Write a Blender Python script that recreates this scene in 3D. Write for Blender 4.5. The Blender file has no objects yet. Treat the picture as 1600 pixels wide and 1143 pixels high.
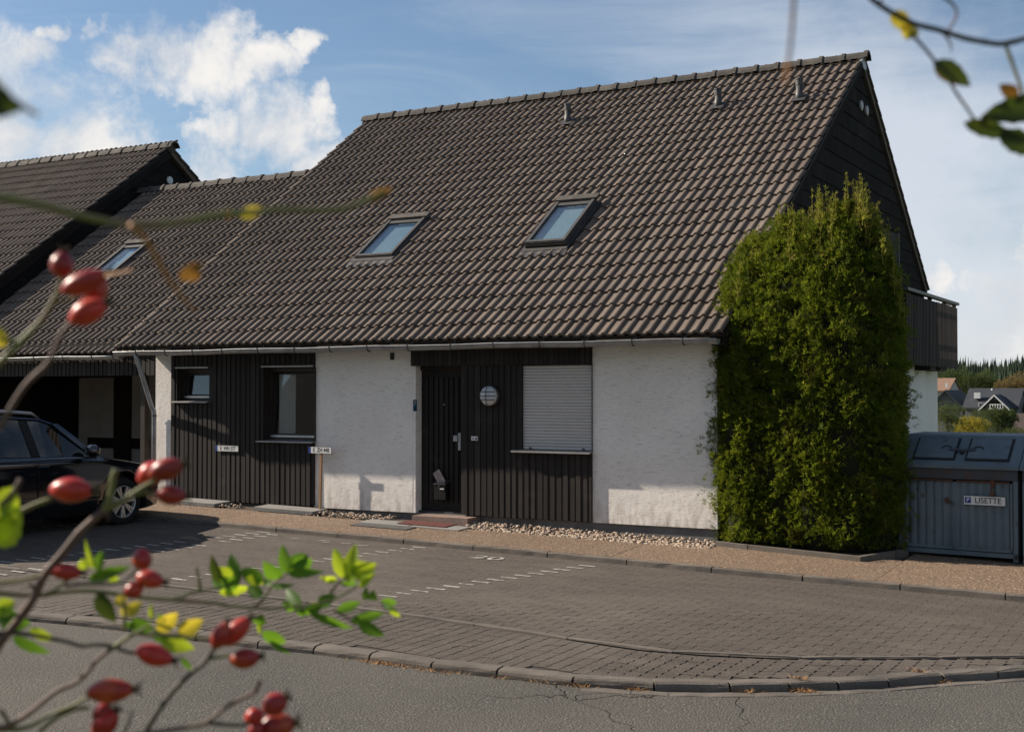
import bpy, math, random
import numpy as np
from mathutils import Vector, Matrix
random.seed(7); rng = np.random.default_rng(7)
SC = bpy.context.scene
COL = SC.collection

# ------------------------------------------------------------------ camera
F = 2032.0; CX, CY = 800.0, 571.5
PITCH = math.atan((613 - CY) / F)
YAW = math.pi / 2 - math.atan((CX + 2822.0) / F * math.cos(PITCH))
CAM = np.array([0.0, -15.0, 1.60])
FW = np.array([-math.sin(YAW) * math.cos(PITCH), math.cos(YAW) * math.cos(PITCH), math.sin(PITCH)])
RT = np.array([math.cos(YAW), math.sin(YAW), 0.0]); UP = np.cross(RT, FW)
cam_d = bpy.data.cameras.new("camera"); cam = bpy.data.objects.new("camera", cam_d); COL.objects.link(cam)
cam.location = CAM.tolist()
cam.rotation_euler = (math.pi / 2 + PITCH, 0, YAW)
cam_d.sensor_width = 36; cam_d.lens = F / 1600 * 36
cam_d.clip_start = 0.05; cam_d.clip_end = 3000
cam_d.dof.use_dof = True; cam_d.dof.focus_distance = 17.0; cam_d.dof.aperture_fstop = 13.0
SC.camera = cam

# ------------------------------------------------------------------ light
SUN_DIR = np.array([6.0, 1.12, -3.85]); SUN_DIR /= np.linalg.norm(SUN_DIR)
SUN_EL = math.asin(-SUN_DIR[2]); SUN_AZ = math.atan2(-SUN_DIR[0], -SUN_DIR[1])
sun_d = bpy.data.lights.new("sun", 'SUN'); sun = bpy.data.objects.new("sun", sun_d); COL.objects.link(sun)
sun_d.energy = 5.0; sun_d.angle = math.radians(0.55); sun_d.color = (1.0, 0.875, 0.73)
sun.rotation_euler = Vector(SUN_DIR.tolist()).to_track_quat('-Z', 'Y').to_euler()
sun.location = (-20, -10, 30)
SC.view_settings.view_transform = 'Standard'; SC.view_settings.look = 'None'
SC.view_settings.gamma = 1; SC.view_settings.use_curve_mapping = False
SC.view_settings.exposure = 0.90

def ray(px, py):
    return FW + RT * (px - CX) / F - UP * (py - CY) / F
def hit(px, py, n, c):
    d = ray(px, py); n = np.array(n, float); return CAM + d * ((c - n @ CAM) / (n @ d))
def HY(px, py, y=0.0): return hit(px, py, (0, 1, 0), y)
def HX(px, py, x): return hit(px, py, (1, 0, 0), x)
def PD(px, py, d): return CAM + ray(px, py) * d

world = bpy.data.worlds.new("World"); SC.world = world; world.use_nodes = True
def build_world():
    nt = world.node_tree; N = nt.nodes; L = nt.links; N.clear()
    def nd(t, **k):
        n = N.new(t)
        for a, b in k.items(): setattr(n, a, b)
        return n
    def mth(op, a, b=None, c=None, clamp=False):
        n = nd('ShaderNodeMath', operation=op); n.use_clamp = clamp
        for i, v in enumerate((a, b, c)):
            if v is None: continue
            if isinstance(v, (int, float)): n.inputs[i].default_value = v
            else: L.new(v, n.inputs[i])
        return n.outputs[0]
    def sstep(x, lo, hi):
        n = nd('ShaderNodeMapRange', interpolation_type='SMOOTHSTEP'); L.new(x, n.inputs[0])
        n.inputs[1].default_value = lo; n.inputs[2].default_value = hi; return n.outputs[0]
    out = nd('ShaderNodeOutputWorld'); bg = nd('ShaderNodeBackground'); bg.inputs[1].default_value = 0.056
    sky = nd('ShaderNodeTexSky', sky_type='NISHITA'); sky.sun_disc = False
    sky.sun_elevation = SUN_EL; sky.sun_rotation = SUN_AZ % (2 * math.pi); sky.air_density = 1.0; sky.dust_density = 0.25; sky.ozone_density = 2.0
    tc = nd('ShaderNodeTexCoord'); D = tc.outputs['Generated']
    nz = nd('ShaderNodeTexNoise'); L.new(D, nz.inputs['Vector']); nz.inputs['Scale'].default_value = 11; nz.inputs['Detail'].default_value = 10; nz.inputs['Roughness'].default_value = 0.62; nz.inputs['Distortion'].default_value = .25
    nb = nd('ShaderNodeTexNoise'); L.new(D, nb.inputs['Vector']); nb.inputs['Scale'].default_value = 3.2; nb.inputs['Detail'].default_value = 8; nb.inputs['Roughness'].default_value = 0.6
    mp = nd('ShaderNodeMapping'); L.new(D, mp.inputs[0]); mp.inputs['Rotation'].default_value = (0.1, 0.28, 0.5); mp.inputs['Scale'].default_value = (1.2, 2.0, 9.0)
    nw = nd('ShaderNodeTexNoise'); L.new(mp.outputs[0], nw.inputs['Vector']); nw.inputs['Scale'].default_value = 2.6; nw.inputs['Detail'].default_value = 9; nw.inputs['Roughness'].default_value = 0.6; nw.inputs['Distortion'].default_value = .8
    # cumulus masses: directions and angular radii
    blobs = [(10, 195, 150), (120, 220, 110), (62, 105, 55), (185, 250, 80), (262, 78, 74), (335, 82, 84), (400, 92, 62), (212, 102, 52), (446, 62, 30), (345, 200, 66), (420, 200, 80), (482, 176, 46), (330, 255, 70), (470, 245, 60), (80, 70, 30), (-200, 200, 240), (160, 60, 30), (1585, 470, 75), (1535, 535, 60), (1620, 545, 90), (1480, 430, 34), (1640, 380, 60)]
    wp = nd('ShaderNodeTexNoise'); L.new(D, wp.inputs['Vector']); wp.inputs['Scale'].default_value = 16; wp.inputs['Detail'].default_value = 5; wp.inputs['Roughness'].default_value = .6
    wv = nd('ShaderNodeVectorMath', operation='MULTIPLY_ADD'); s0 = nd('ShaderNodeVectorMath', operation='SUBTRACT'); L.new(wp.outputs['Color'], s0.inputs[0]); s0.inputs[1].default_value = (.5, .5, .5)
    L.new(s0.outputs[0], wv.inputs[0]); wv.inputs[1].default_value = (.10, .10, .10); L.new(D, wv.inputs[2]); DW = wv.outputs[0]
    m = None
    for (px, py, r) in blobs:
        c = ray(px, py); c = c / np.linalg.norm(c)
        v = nd('ShaderNodeVectorMath', operation='DISTANCE'); L.new(DW, v.inputs[0]); v.inputs[1].default_value = c.tolist()
        q = mth('SUBTRACT', 1.0, mth('DIVIDE', v.outputs['Value'], r / F), clamp=True)
        m = q if m is None else mth('MAXIMUM', m, q)
    # cloud = blob mask plus broken noise, open sky keeps its own noise clouds
    v = nd('ShaderNodeVectorMath', operation='DISTANCE'); L.new(D, v.inputs[0]); c = ray(760, 300); v.inputs[1].default_value = (c / np.linalg.norm(c)).tolist()
    away = sstep(v.outputs['Value'], 0.5, 0.95)
    gen = mth('MULTIPLY', sstep(nb.outputs[0], 0.46, 0.66), mth('MULTIPLY', away, .85))
    base = mth('MAXIMUM', mth('POWER', m, .55), gen)
    dens = mth('ADD', mth('MULTIPLY', base, 0.86), mth('MULTIPLY', mth('SUBTRACT', nz.outputs[0], .5), 1.75))
    cum = sstep(dens, 0.16, 0.80); cum = mth('MULTIPLY', cum, sstep(base, 0.0, .35))
    # thin veil: wisps, thicker toward the right part of the view
    c = ray(1560, 330); v = nd('ShaderNodeVectorMath', operation='DISTANCE'); L.new(D, v.inputs[0]); v.inputs[1].default_value = (c / np.linalg.norm(c)).tolist()
    right = mth('SUBTRACT', 1.0, sstep(v.outputs['Value'], 0.05, 0.40))
    sep = nd('ShaderNodeSeparateXYZ'); L.new(D, sep.inputs[0])
    low = mth('SUBTRACT', 1.0, sstep(sep.outputs[2], 0.02, 0.22))
    soft = nd('ShaderNodeMix'); L.new(mth('MULTIPLY', right, .75), soft.inputs[0]); L.new(nw.outputs[0], soft.inputs[2]); L.new(mth('MULTIPLY_ADD', mth('SUBTRACT', nb.outputs[0], .5), 1.7, .5), soft.inputs[3])
    wis = sstep(mth('ADD', soft.outputs[0], mth('ADD', mth('MULTIPLY', right, .20), mth('MULTIPLY', low, .07))), 0.40, 0.80)
    wis = mth('MULTIPLY', wis, mth('ADD', .24, mth('MULTIPLY', right, .60)))
    hs = nd('ShaderNodeHueSaturation'); hs.inputs['Saturation'].default_value = 1.02; L.new(sky.outputs[0], hs.inputs['Color'])
    # colours
    shade = sstep(mth('ADD', nz.outputs[0], mth('MULTIPLY', nb.outputs[0], .6)), 0.6, 1.0)
    cr = nd('ShaderNodeMix', data_type='RGBA'); L.new(shade, cr.inputs[0]); cr.inputs[6].default_value = (6.2, 6.5, 7.0, 1); cr.inputs[7].default_value = (9.2, 8.9, 8.5, 1)
    vc = nd('ShaderNodeMix', data_type='RGBA'); L.new(wis, vc.inputs[0]); L.new(hs.outputs[0], vc.inputs[6]); vc.inputs[7].default_value = (6.9, 7.3, 8.0, 1)
    fc = nd('ShaderNodeMix', data_type='RGBA'); L.new(cum, fc.inputs[0]); L.new(vc.outputs[2], fc.inputs[6]); L.new(cr.outputs[2], fc.inputs[7])
    L.new(fc.outputs[2], bg.inputs[0]); L.new(bg.outputs[0], out.inputs[0])
build_world()

# ------------------------------------------------------------------ materials
MATS = {}
def pm(name, c1, c2=None, scale=3.0, rough=0.8, bump=0.0, bscale=30.0, stretch=(1, 1, 1), metallic=0.0, c3=None, st3=None, s3=0.7, t3=(.55, .7), rnd=0.0, detail=6, spec=0.3, bstretch=None, coat=0.0, transl=None, speck=None, alpha=None):
    m = bpy.data.materials.new(name); m.use_nodes = True; nt = m.node_tree; N = nt.nodes; L = nt.links
    b = N['Principled BSDF']; b.inputs['Roughness'].default_value = rough; b.inputs['Metallic'].default_value = metallic
    b.inputs['Specular IOR Level'].default_value = spec; b.inputs['Coat Weight'].default_value = coat; b.inputs['Coat Roughness'].default_value = .05
    geo = N.new('ShaderNodeNewGeometry'); mp = N.new('ShaderNodeMapping'); L.new(geo.outputs['Position'], mp.inputs[0]); mp.inputs['Scale'].default_value = stretch
    col = None
    c2 = c2 or tuple(x * .8 for x in c1)
    n1 = N.new('ShaderNodeTexNoise'); L.new(mp.outputs[0], n1.inputs['Vector']); n1.inputs['Scale'].default_value = scale; n1.inputs['Detail'].default_value = detail; n1.inputs['Roughness'].default_value = .6
    cr = N.new('ShaderNodeValToRGB'); cr.color_ramp.elements[0].position = .35; cr.color_ramp.elements[1].position = .65
    cr.color_ramp.elements[0].color = (*c1, 1); cr.color_ramp.elements[1].color = (*c2, 1); L.new(n1.outputs[0], cr.inputs[0]); col = cr.outputs[0]
    def mix(a, bcol, fac, bt='MIX'):
        x = N.new('ShaderNodeMix'); x.data_type = 'RGBA'; x.blend_type = bt
        L.new(a, x.inputs[6]);
        if isinstance(bcol, tuple): x.inputs[7].default_value = (*bcol, 1)
        else: L.new(bcol, x.inputs[7])
        if isinstance(fac, float): x.inputs[0].default_value = fac
        else: L.new(fac, x.inputs[0])
        return x.outputs[2]
    if c3:
        n3 = N.new('ShaderNodeTexNoise'); L.new(geo.outputs['Position'], n3.inputs['Vector']); n3.inputs['Scale'].default_value = s3; n3.inputs['Detail'].default_value = 8; n3.inputs['Roughness'].default_value = .65
        if st3: m3 = N.new('ShaderNodeMapping'); m3.inputs['Scale'].default_value = st3; L.new(geo.outputs['Position'], m3.inputs[0]); L.new(m3.outputs[0], n3.inputs['Vector'])
        r3 = N.new('ShaderNodeMapRange'); r3.inputs[1].default_value = t3[0]; r3.inputs[2].default_value = t3[1]; L.new(n3.outputs[0], r3.inputs[0]); col = mix(col, c3, r3.outputs[0])
    if speck:
        (sc, cs, lo, hi) = speck
        vn = N.new('ShaderNodeTexNoise'); L.new(geo.outputs['Position'], vn.inputs['Vector']); vn.inputs['Scale'].default_value = sc; vn.inputs['Detail'].default_value = 2
        r4 = N.new('ShaderNodeMapRange'); r4.inputs[1].default_value = lo; r4.inputs[2].default_value = hi; L.new(vn.outputs[0], r4.inputs[0]); col = mix(col, cs, r4.outputs[0])
    if rnd:
        oi = N.new('ShaderNodeObjectInfo'); r5 = N.new('ShaderNodeMapRange'); r5.inputs[3].default_value = 1 - rnd; r5.inputs[4].default_value = 1 + rnd; L.new(oi.outputs['Random'], r5.inputs[0])
        hs = N.new('ShaderNodeHueSaturation'); L.new(r5.outputs[0], hs.inputs['Value']); L.new(col, hs.inputs['Color']); col = hs.outputs[0]
    L.new(col, b.inputs['Base Color'])
    if bump:
        mb = N.new('ShaderNodeMapping'); L.new(geo.outputs['Position'], mb.inputs[0]); mb.inputs['Scale'].default_value = bstretch or stretch
        nb = N.new('ShaderNodeTexNoise'); L.new(mb.outputs[0], nb.inputs['Vector']); nb.inputs['Scale'].default_value = bscale; nb.inputs['Detail'].default_value = 5; nb.inputs['Roughness'].default_value = .6
        bp = N.new('ShaderNodeBump'); bp.inputs['Strength'].default_value = 1.0; bp.inputs['Distance'].default_value = bump; L.new(nb.outputs[0], bp.inputs['Height']); L.new(bp.outputs[0], b.inputs['Normal'])
    if transl:
        tr = N.new('ShaderNodeBsdfTranslucent'); tr.inputs[0].default_value = (*transl, 1); ms = N.new('ShaderNodeMixShader'); ms.inputs[0].default_value = .45
        L.new(b.outputs[0], ms.inputs[1]); L.new(tr.outputs[0], ms.inputs[2]); L.new(ms.outputs[0], N['Material Output'].inputs[0])
    MATS[name] = m; return m

def glass(name, tint=(.02, .025, .03), rough=.02, ior=1.6):
    m = bpy.data.materials.new(name); m.use_nodes = True; nt = m.node_tree; N = nt.nodes; L = nt.links; N.remove(N['Principled BSDF'])
    g = N.new('ShaderNodeBsdfGlossy'); g.inputs[0].default_value = (.9, .93, .95, 1); g.inputs['Roughness'].default_value = rough
    t = N.new('ShaderNodeBsdfTransparent'); t.inputs[0].default_value = (*tint, 1)
    gm = N.new('ShaderNodeNewGeometry'); mr = N.new('ShaderNodeMapRange'); mr.inputs[3].default_value = ior; mr.inputs[4].default_value = 1 / ior; L.new(gm.outputs['Backfacing'], mr.inputs[0])
    f = N.new('ShaderNodeFresnel'); L.new(mr.outputs[0], f.inputs[0])
    ms = N.new('ShaderNodeMixShader'); L.new(f.outputs[0], ms.inputs[0]); L.new(t.outputs[0], ms.inputs[1]); L.new(g.outputs[0], ms.inputs[2]); L.new(ms.outputs[0], N['Material Output'].inputs[0])
    MATS[name] = m; return m

M = MATS
def plaster_material():
    m = pm('plaster', (.80, .765, .715), (.73, .695, .65), 1.3, .93, 0, c3=(.56, .53, .49), s3=1.1, t3=(.6, .85))
    nt = m.node_tree; N = nt.nodes; L = nt.links; b = N['Principled BSDF']
    geo = N.new('ShaderNodeNewGeometry')
    a = N.new('ShaderNodeMapping'); L.new(geo.outputs['Position'], a.inputs[0]); a.inputs['Scale'].default_value = (9, 9, 62)
    n1 = N.new('ShaderNodeTexNoise'); L.new(a.outputs[0], n1.inputs['Vector']); n1.inputs['Scale'].default_value = 1.0; n1.inputs['Detail'].default_value = 3; n1.inputs['Roughness'].default_value = .55; n1.inputs['Distortion'].default_value = .6
    g = N.new('ShaderNodeMapRange'); g.inputs[1].default_value = .28; g.inputs[2].default_value = .42; L.new(n1.outputs[0], g.inputs[0])
    a2 = N.new('ShaderNodeMapping'); L.new(geo.outputs['Position'], a2.inputs[0]); a2.inputs['Scale'].default_value = (60, 60, 26)
    n2 = N.new('ShaderNodeTexNoise'); L.new(a2.outputs[0], n2.inputs['Vector']); n2.inputs['Scale'].default_value = 1; n2.inputs['Detail'].default_value = 3
    g2 = N.new('ShaderNodeMapRange'); g2.inputs[1].default_value = .27; g2.inputs[2].default_value = .38; L.new(n2.outputs[0], g2.inputs[0])
    n4 = N.new('ShaderNodeTexNoise'); L.new(geo.outputs['Position'], n4.inputs['Vector']); n4.inputs['Scale'].default_value = 14; n4.inputs['Detail'].default_value = 6
    mn = N.new('ShaderNodeMath'); mn.operation = 'MINIMUM'; L.new(g.outputs[0], mn.inputs[0]); L.new(g2.outputs[0], mn.inputs[1])
    ad = N.new('ShaderNodeMath'); ad.operation = 'ADD'; L.new(mn.outputs[0], ad.inputs[0]); L.new(n4.outputs[0], ad.inputs[1])
    bp = N.new('ShaderNodeBump'); bp.inputs['Distance'].default_value = .0036; L.new(ad.outputs[0], bp.inputs['Height']); L.new(bp.outputs[0], b.inputs['Normal'])
    # splash dirt along the foot of the wall and faint runs below the eave
    sp = N.new('ShaderNodeSeparateXYZ'); L.new(geo.outputs['Position'], sp.inputs[0]); dz = N.new('ShaderNodeMapRange'); dz.inputs[1].default_value = .34; dz.inputs[2].default_value = -.06; L.new(sp.outputs[2], dz.inputs[0])
    sm = N.new('ShaderNodeMapping'); L.new(geo.outputs['Position'], sm.inputs[0]); sm.inputs['Scale'].default_value = (7, 7, 2.2); sn = N.new('ShaderNodeTexNoise'); L.new(sm.outputs[0], sn.inputs['Vector']); sn.inputs['Detail'].default_value = 6; sn.inputs['Scale'].default_value = 1.6
    sr = N.new('ShaderNodeMapRange'); sr.inputs[1].default_value = .42; sr.inputs[2].default_value = .72; L.new(sn.outputs[0], sr.inputs[0]); sq = N.new('ShaderNodeMath'); sq.operation = 'MULTIPLY'; L.new(dz.outputs[0], sq.inputs[0]); L.new(sr.outputs[0], sq.inputs[1])
    s2_ = b.inputs['Base Color'].links[0].from_socket; dx = N.new('ShaderNodeMix'); dx.data_type = 'RGBA'; L.new(sq.outputs[0], dx.inputs[0]); L.new(s2_, dx.inputs[6]); dx.inputs[7].default_value = (.34, .30, .25, 1); L.new(dx.outputs[2], b.inputs['Base Color'])
    # grooves are darker than the face
    src = b.inputs['Base Color'].links[0].from_socket; x = N.new('ShaderNodeMix'); x.data_type = 'RGBA'; x.inputs[6].default_value = (.50, .475, .445, 1); L.new(src, x.inputs[7])
    g3 = N.new('ShaderNodeMapRange'); L.new(mn.outputs[0], g3.inputs[0]); g3.inputs[3].default_value = .35; g3.inputs[4].default_value = 1; L.new(g3.outputs[0], x.inputs[0]); L.new(x.outputs[2], b.inputs['Base Color'])
plaster_material()
pm('roof_tile', (.118, .093, .076), (.085, .068, .057), 3, .82, .0025, 90, c3=(.155, .130, .108), st3=(2.6, .35, .35), s3=1.0, t3=(.50, .80), rnd=.10, speck=(55, (.15, .15, .12), .68, .76), spec=.25)
pm('ridge_tile', (.070, .063, .057), (.045, .041, .038), 6, .85, .002, 80, c3=(.105, .10, .085), s3=4, t3=(.52, .72), rnd=.12)
pm('verge_slate', (.018, .0165, .016), (.013, .012, .012), 3, .92, .001, 40, spec=.08, rnd=.16, stretch=(1, 1, .3), c3=(.023, .0215, .021), s3=1.6)
pm('dark_wood', (.026, .021, .018), (.014, .012, .011), 5, .75, .0015, 30, stretch=(1, 1, .06), bstretch=(1, 1, .05), c3=(.055, .044, .036), s3=1.4, t3=(.55, .8), rnd=.3)
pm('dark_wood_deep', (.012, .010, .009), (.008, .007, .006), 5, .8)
pm('balcony_wood', (.060, .045, .040), (.028, .022, .020), 4, .8, .001, 30, stretch=(1, 1, .06), rnd=.3)
pm('plinth', (.16, .155, .15), (.11, .105, .10), 2.5, .9, .002, 40, c3=(.07, .068, .06), s3=2, t3=(.55, .8), speck=(60, (.22, .21, .19), .66, .75))
pm('zinc', (.34, .35, .36), (.26, .27, .28), 6, .40, .0006, 20, metallic=.45, c3=(.20, .20, .195), s3=3, t3=(.5, .75))
pm('zinc_dark', (.085, .085, .085), (.055, .055, .057), 6, .55, metallic=.4)
pm('aluminium', (.50, .50, .50), (.42, .42, .42), 9, .4, metallic=.8)
pm('sill_metal', (.36, .35, .34), (.28, .27, .26), 5, .5, metallic=.4)
pm('window_frame', (.03, .022, .018), (.02, .016, .013), 5, .5)
pm('white_frame', (.68, .68, .68), (.6, .6, .6), 5, .5)
pm('shutter', (.52, .50, .475), (.48, .46, .44), 1.0, .55, rnd=.02)
pm('curtain', (.82, .82, .80), (.7, .7, .69), 3, .9, stretch=(14, 14, .3), transl=(.5, .5, .5))
pm('aggregate', (.185, .128, .086), (.080, .057, .042), 42, .9, .010, 55, detail=3, speck=(48, (.37, .27, .19), .57, .65), c3=(.16, .125, .095), s3=1.0, t3=(.55, .8), rnd=.06)
pm('step_stone', (.20, .14, .115), (.12, .09, .08), 3, .85, .004, 90, speck=(110, (.38, .28, .22), .55, .64))
pm('kerb', (.135, .118, .100), (.098, .085, .073), 3, .92, .004, 60, c3=(.065, .062, .060), s3=2.4, t3=(.5, .72), speck=(70, (.16, .145, .125), .62, .72), rnd=.1)
pm('pavers', (.074, .062, .052), (.054, .045, .038), 3.0, .92, .0045, 75, c3=(.100, .086, .072), s3=.55, t3=(.5, .75), speck=(70, (.15, .132, .113), .58, .68), rnd=.06, stretch=(.3, 1.6, 1), bstretch=(1, 1, 1))
pm('joint_sand', (.050, .043, .037), (.038, .033, .029), 8, .95)
pm('joint_flush', (.064, .054, .045), (.052, .044, .037), 3, .92, .004, 75)
pm('line_paint', (.42, .405, .37), (.30, .285, .26), 12, .8, c3=(.10, .09, .08), s3=16, t3=(.50, .64))
pm('earth', (.075, .055, .038), (.05, .038, .028), 5, .95, .004, 40)
pm('grass_ground', (.06, .085, .025), (.085, .10, .035), .3, .95, .02, 8, c3=(.12, .11, .05), s3=.06)
pm('pebble', (.36, .27, .20), (.22, .165, .125), 26, .8, .001, 60, c3=(.42, .37, .31), s3=18, t3=(.5, .62), detail=2)
pm('mat_red', (.105, .030, .026), (.075, .024, .022), 8, .95, .002, 90)
pm('mat_grey', (.085, .085, .083), (.06, .06, .06), 8, .95, .002, 90)
pm('slab', (.21, .205, .195), (.15, .147, .14), 3, .9, .0015, 60, speck=(90, (.28, .27, .25), .6, .7))
pm('plate_white', (.62, .62, .60), (.55, .55, .53), 6, .4)
pm('plate_black', (.015, .015, .015), (.012, .012, .012), 6, .5)
pm('plate_blue', (.012, .05, .25), (.012, .045, .22), 6, .4)
pm('sticker_blue', (.01, .085, .20), (.01, .08, .18), 6, .4)
pm('post_wood', (.33, .20, .11), (.19, .13, .085), 7, .8, .001, 30, stretch=(1, 1, .1), c3=(.42, .30, .19), s3=6)
pm('bin_blue', (.115, .150, .172), (.080, .112, .136), 2.2, .55, .0008, 30, c3=(.075, .10, .115), s3=3.5, t3=(.5, .8), speck=(7, (.06, .04, .03), .66, .74))
pm('bin_trim', (.045, .06, .075), (.05, .045, .045), 4, .6, .001, 30, c3=(.085, .04, .022), s3=6, t3=(.52, .68))
pm('bin_dirt', (.012, .016, .02), (.02, .024, .028), 4, .8)
pm('rust', (.10, .045, .022), (.06, .035, .028), 9, .85)
pm('car_paint', (.004, .005, .008), (.003, .004, .006), 2, .12, coat=1.0, spec=.5)
pm('car_black', (.008, .008, .008), (.006, .006, .006), 2, .5)
pm('rubber', (.012, .012, .012), (.009, .009, .009), 9, .85)
pm('rim', (.42, .43, .44), (.36, .37, .38), 6, .3, metallic=.7)
pm('lens_red', (.3, .01, .01), (.25, .01, .01), 3, .2)
pm('lamp_glass', (.55, .58, .60), (.48, .51, .54), 3, .25)
pm('paper', (.50, .45, .42), (.28, .20, .18), 30, .9)
pm('interior', (.035, .033, .03), (.025, .024, .022), 2, .9)
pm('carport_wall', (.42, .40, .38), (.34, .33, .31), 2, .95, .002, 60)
pm('render_grey', (.13, .13, .13), (.10, .10, .10), 2, .95)
pm('sash_metal', (.10, .097, .094), (.075, .073, .071), 6, .5, metallic=.3)
pm('blind_sky_tint', (.30, .37, .41), (.25, .32, .37), 2, .9)  # pale blue stands in for sky mirrored in the roof windows
pm('thuja_leaf', (.050, .092, .009), (.115, .158, .018), 4.2, .8, c3=(.165, .125, .04), s3=3.8, t3=(.56, .66), detail=6, spec=.15, transl=(.13, .16, .012))
pm('thuja_tip', (.17, .20, .025), (.24, .19, .05), 9, .8, spec=.15, transl=(.22, .23, .03))  # light tip green, brightened in the colour to look sunlit
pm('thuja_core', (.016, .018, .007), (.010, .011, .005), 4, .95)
pm('thuja_bark', (.07, .05, .035), (.05, .035, .025), 8, .9)
pm('rose_leaf', (.045, .115, .016), (.075, .15, .020), 40, .5, c3=(.10, .16, .02), s3=25, rnd=.2, transl=(.13, .26, .015))
pm('rose_leaf_sunlit', (.16, .26, .015), (.20, .30, .02), 40, .5, rnd=.12, transl=(.54, .66, .03))  # lighter copy of the leaf green with sunlight put into the colour
pm('rose_leaf_yellow', (.34, .27, .02), (.26, .25, .03), 50, .5, c3=(.30, .13, .03), s3=60, t3=(.62, .75), transl=(.75, .6, .05))
pm('rose_leaf_brown', (.20, .09, .025), (.10, .08, .03), 40, .6, c3=(.05, .07, .02), s3=30, transl=(.3, .14, .02))
pm('rose_leaf_dark', (.035, .05, .018), (.03, .035, .012), 40, .6, c3=(.12, .07, .02), s3=40, transl=(.06, .09, .01))
pm('cane_green', (.10, .13, .035), (.14, .12, .05), 60, .55, c3=(.13, .07, .05), s3=20, t3=(.5, .7))
pm('cane_brown', (.12, .065, .05), (.07, .045, .04), 60, .6, c3=(.16, .13, .09), s3=30, t3=(.55, .75))
pm('cane_dark', (.035, .028, .02), (.03, .03, .018), 60, .6)
pm('cane_orange', (.32, .13, .03), (.24, .11, .04), 60, .6)
pm('rose_hip', (.36, .022, .012), (.20, .008, .009), 55, .38, c3=(.50, .10, .015), s3=28, t3=(.54, .72), rnd=.4, spec=.45, speck=(210, (.12, .03, .015), .66, .72))
pm('sepal', (.06, .04, .02), (.03, .02, .012), 80, .9)
pm('far_roof_dark', (.035, .040, .048), (.028, .032, .040), .5, .8)
pm('far_roof_orange', (.22, .135, .095), (.17, .11, .08), .8, .9)
pm('far_roof_brown', (.06, .045, .04), (.05, .04, .035), .8, .9)
pm('far_wall_grey', (.12, .125, .135), (.10, .105, .11), .5, .9)
pm('far_wall_light', (.40, .40, .38), (.36, .35, .33), .5, .9)
pm('far_wood', (.05, .035, .028), (.04, .03, .025), .5, .9)
pm('far_white', (.6, .6, .6), (.55, .55, .55), .5, .7)
pm('conifer', (.012, .026, .014), (.020, .036, .018), .12, .9, c3=(.03, .045, .02), s3=.06)
pm('tree_green', (.045, .065, .018), (.030, .048, .016), .5, .9, transl=(.06, .08, .02))
pm('tree_light', (.085, .105, .035), (.06, .08, .028), .5, .9, transl=(.09, .11, .03))
pm('tree_brown', (.17, .12, .05), (.12, .10, .04), .5, .9, transl=(.18, .13, .05))
pm('tree_yellow', (.26, .20, .03), (.13, .15, .03), 1.5, .9, transl=(.3, .25, .03))
pm('bark', (.06, .045, .035), (.045, .035, .028), 3, .9)
pm('dry_litter', (.34, .17, .07), (.26, .17, .09), 40, .9)
glass('pane', (.92, .94, .93)); glass('car_glass', (.30, .34, .34)); glass('sky_pane', (.85, .90, .90), .03, 2.3)

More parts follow.
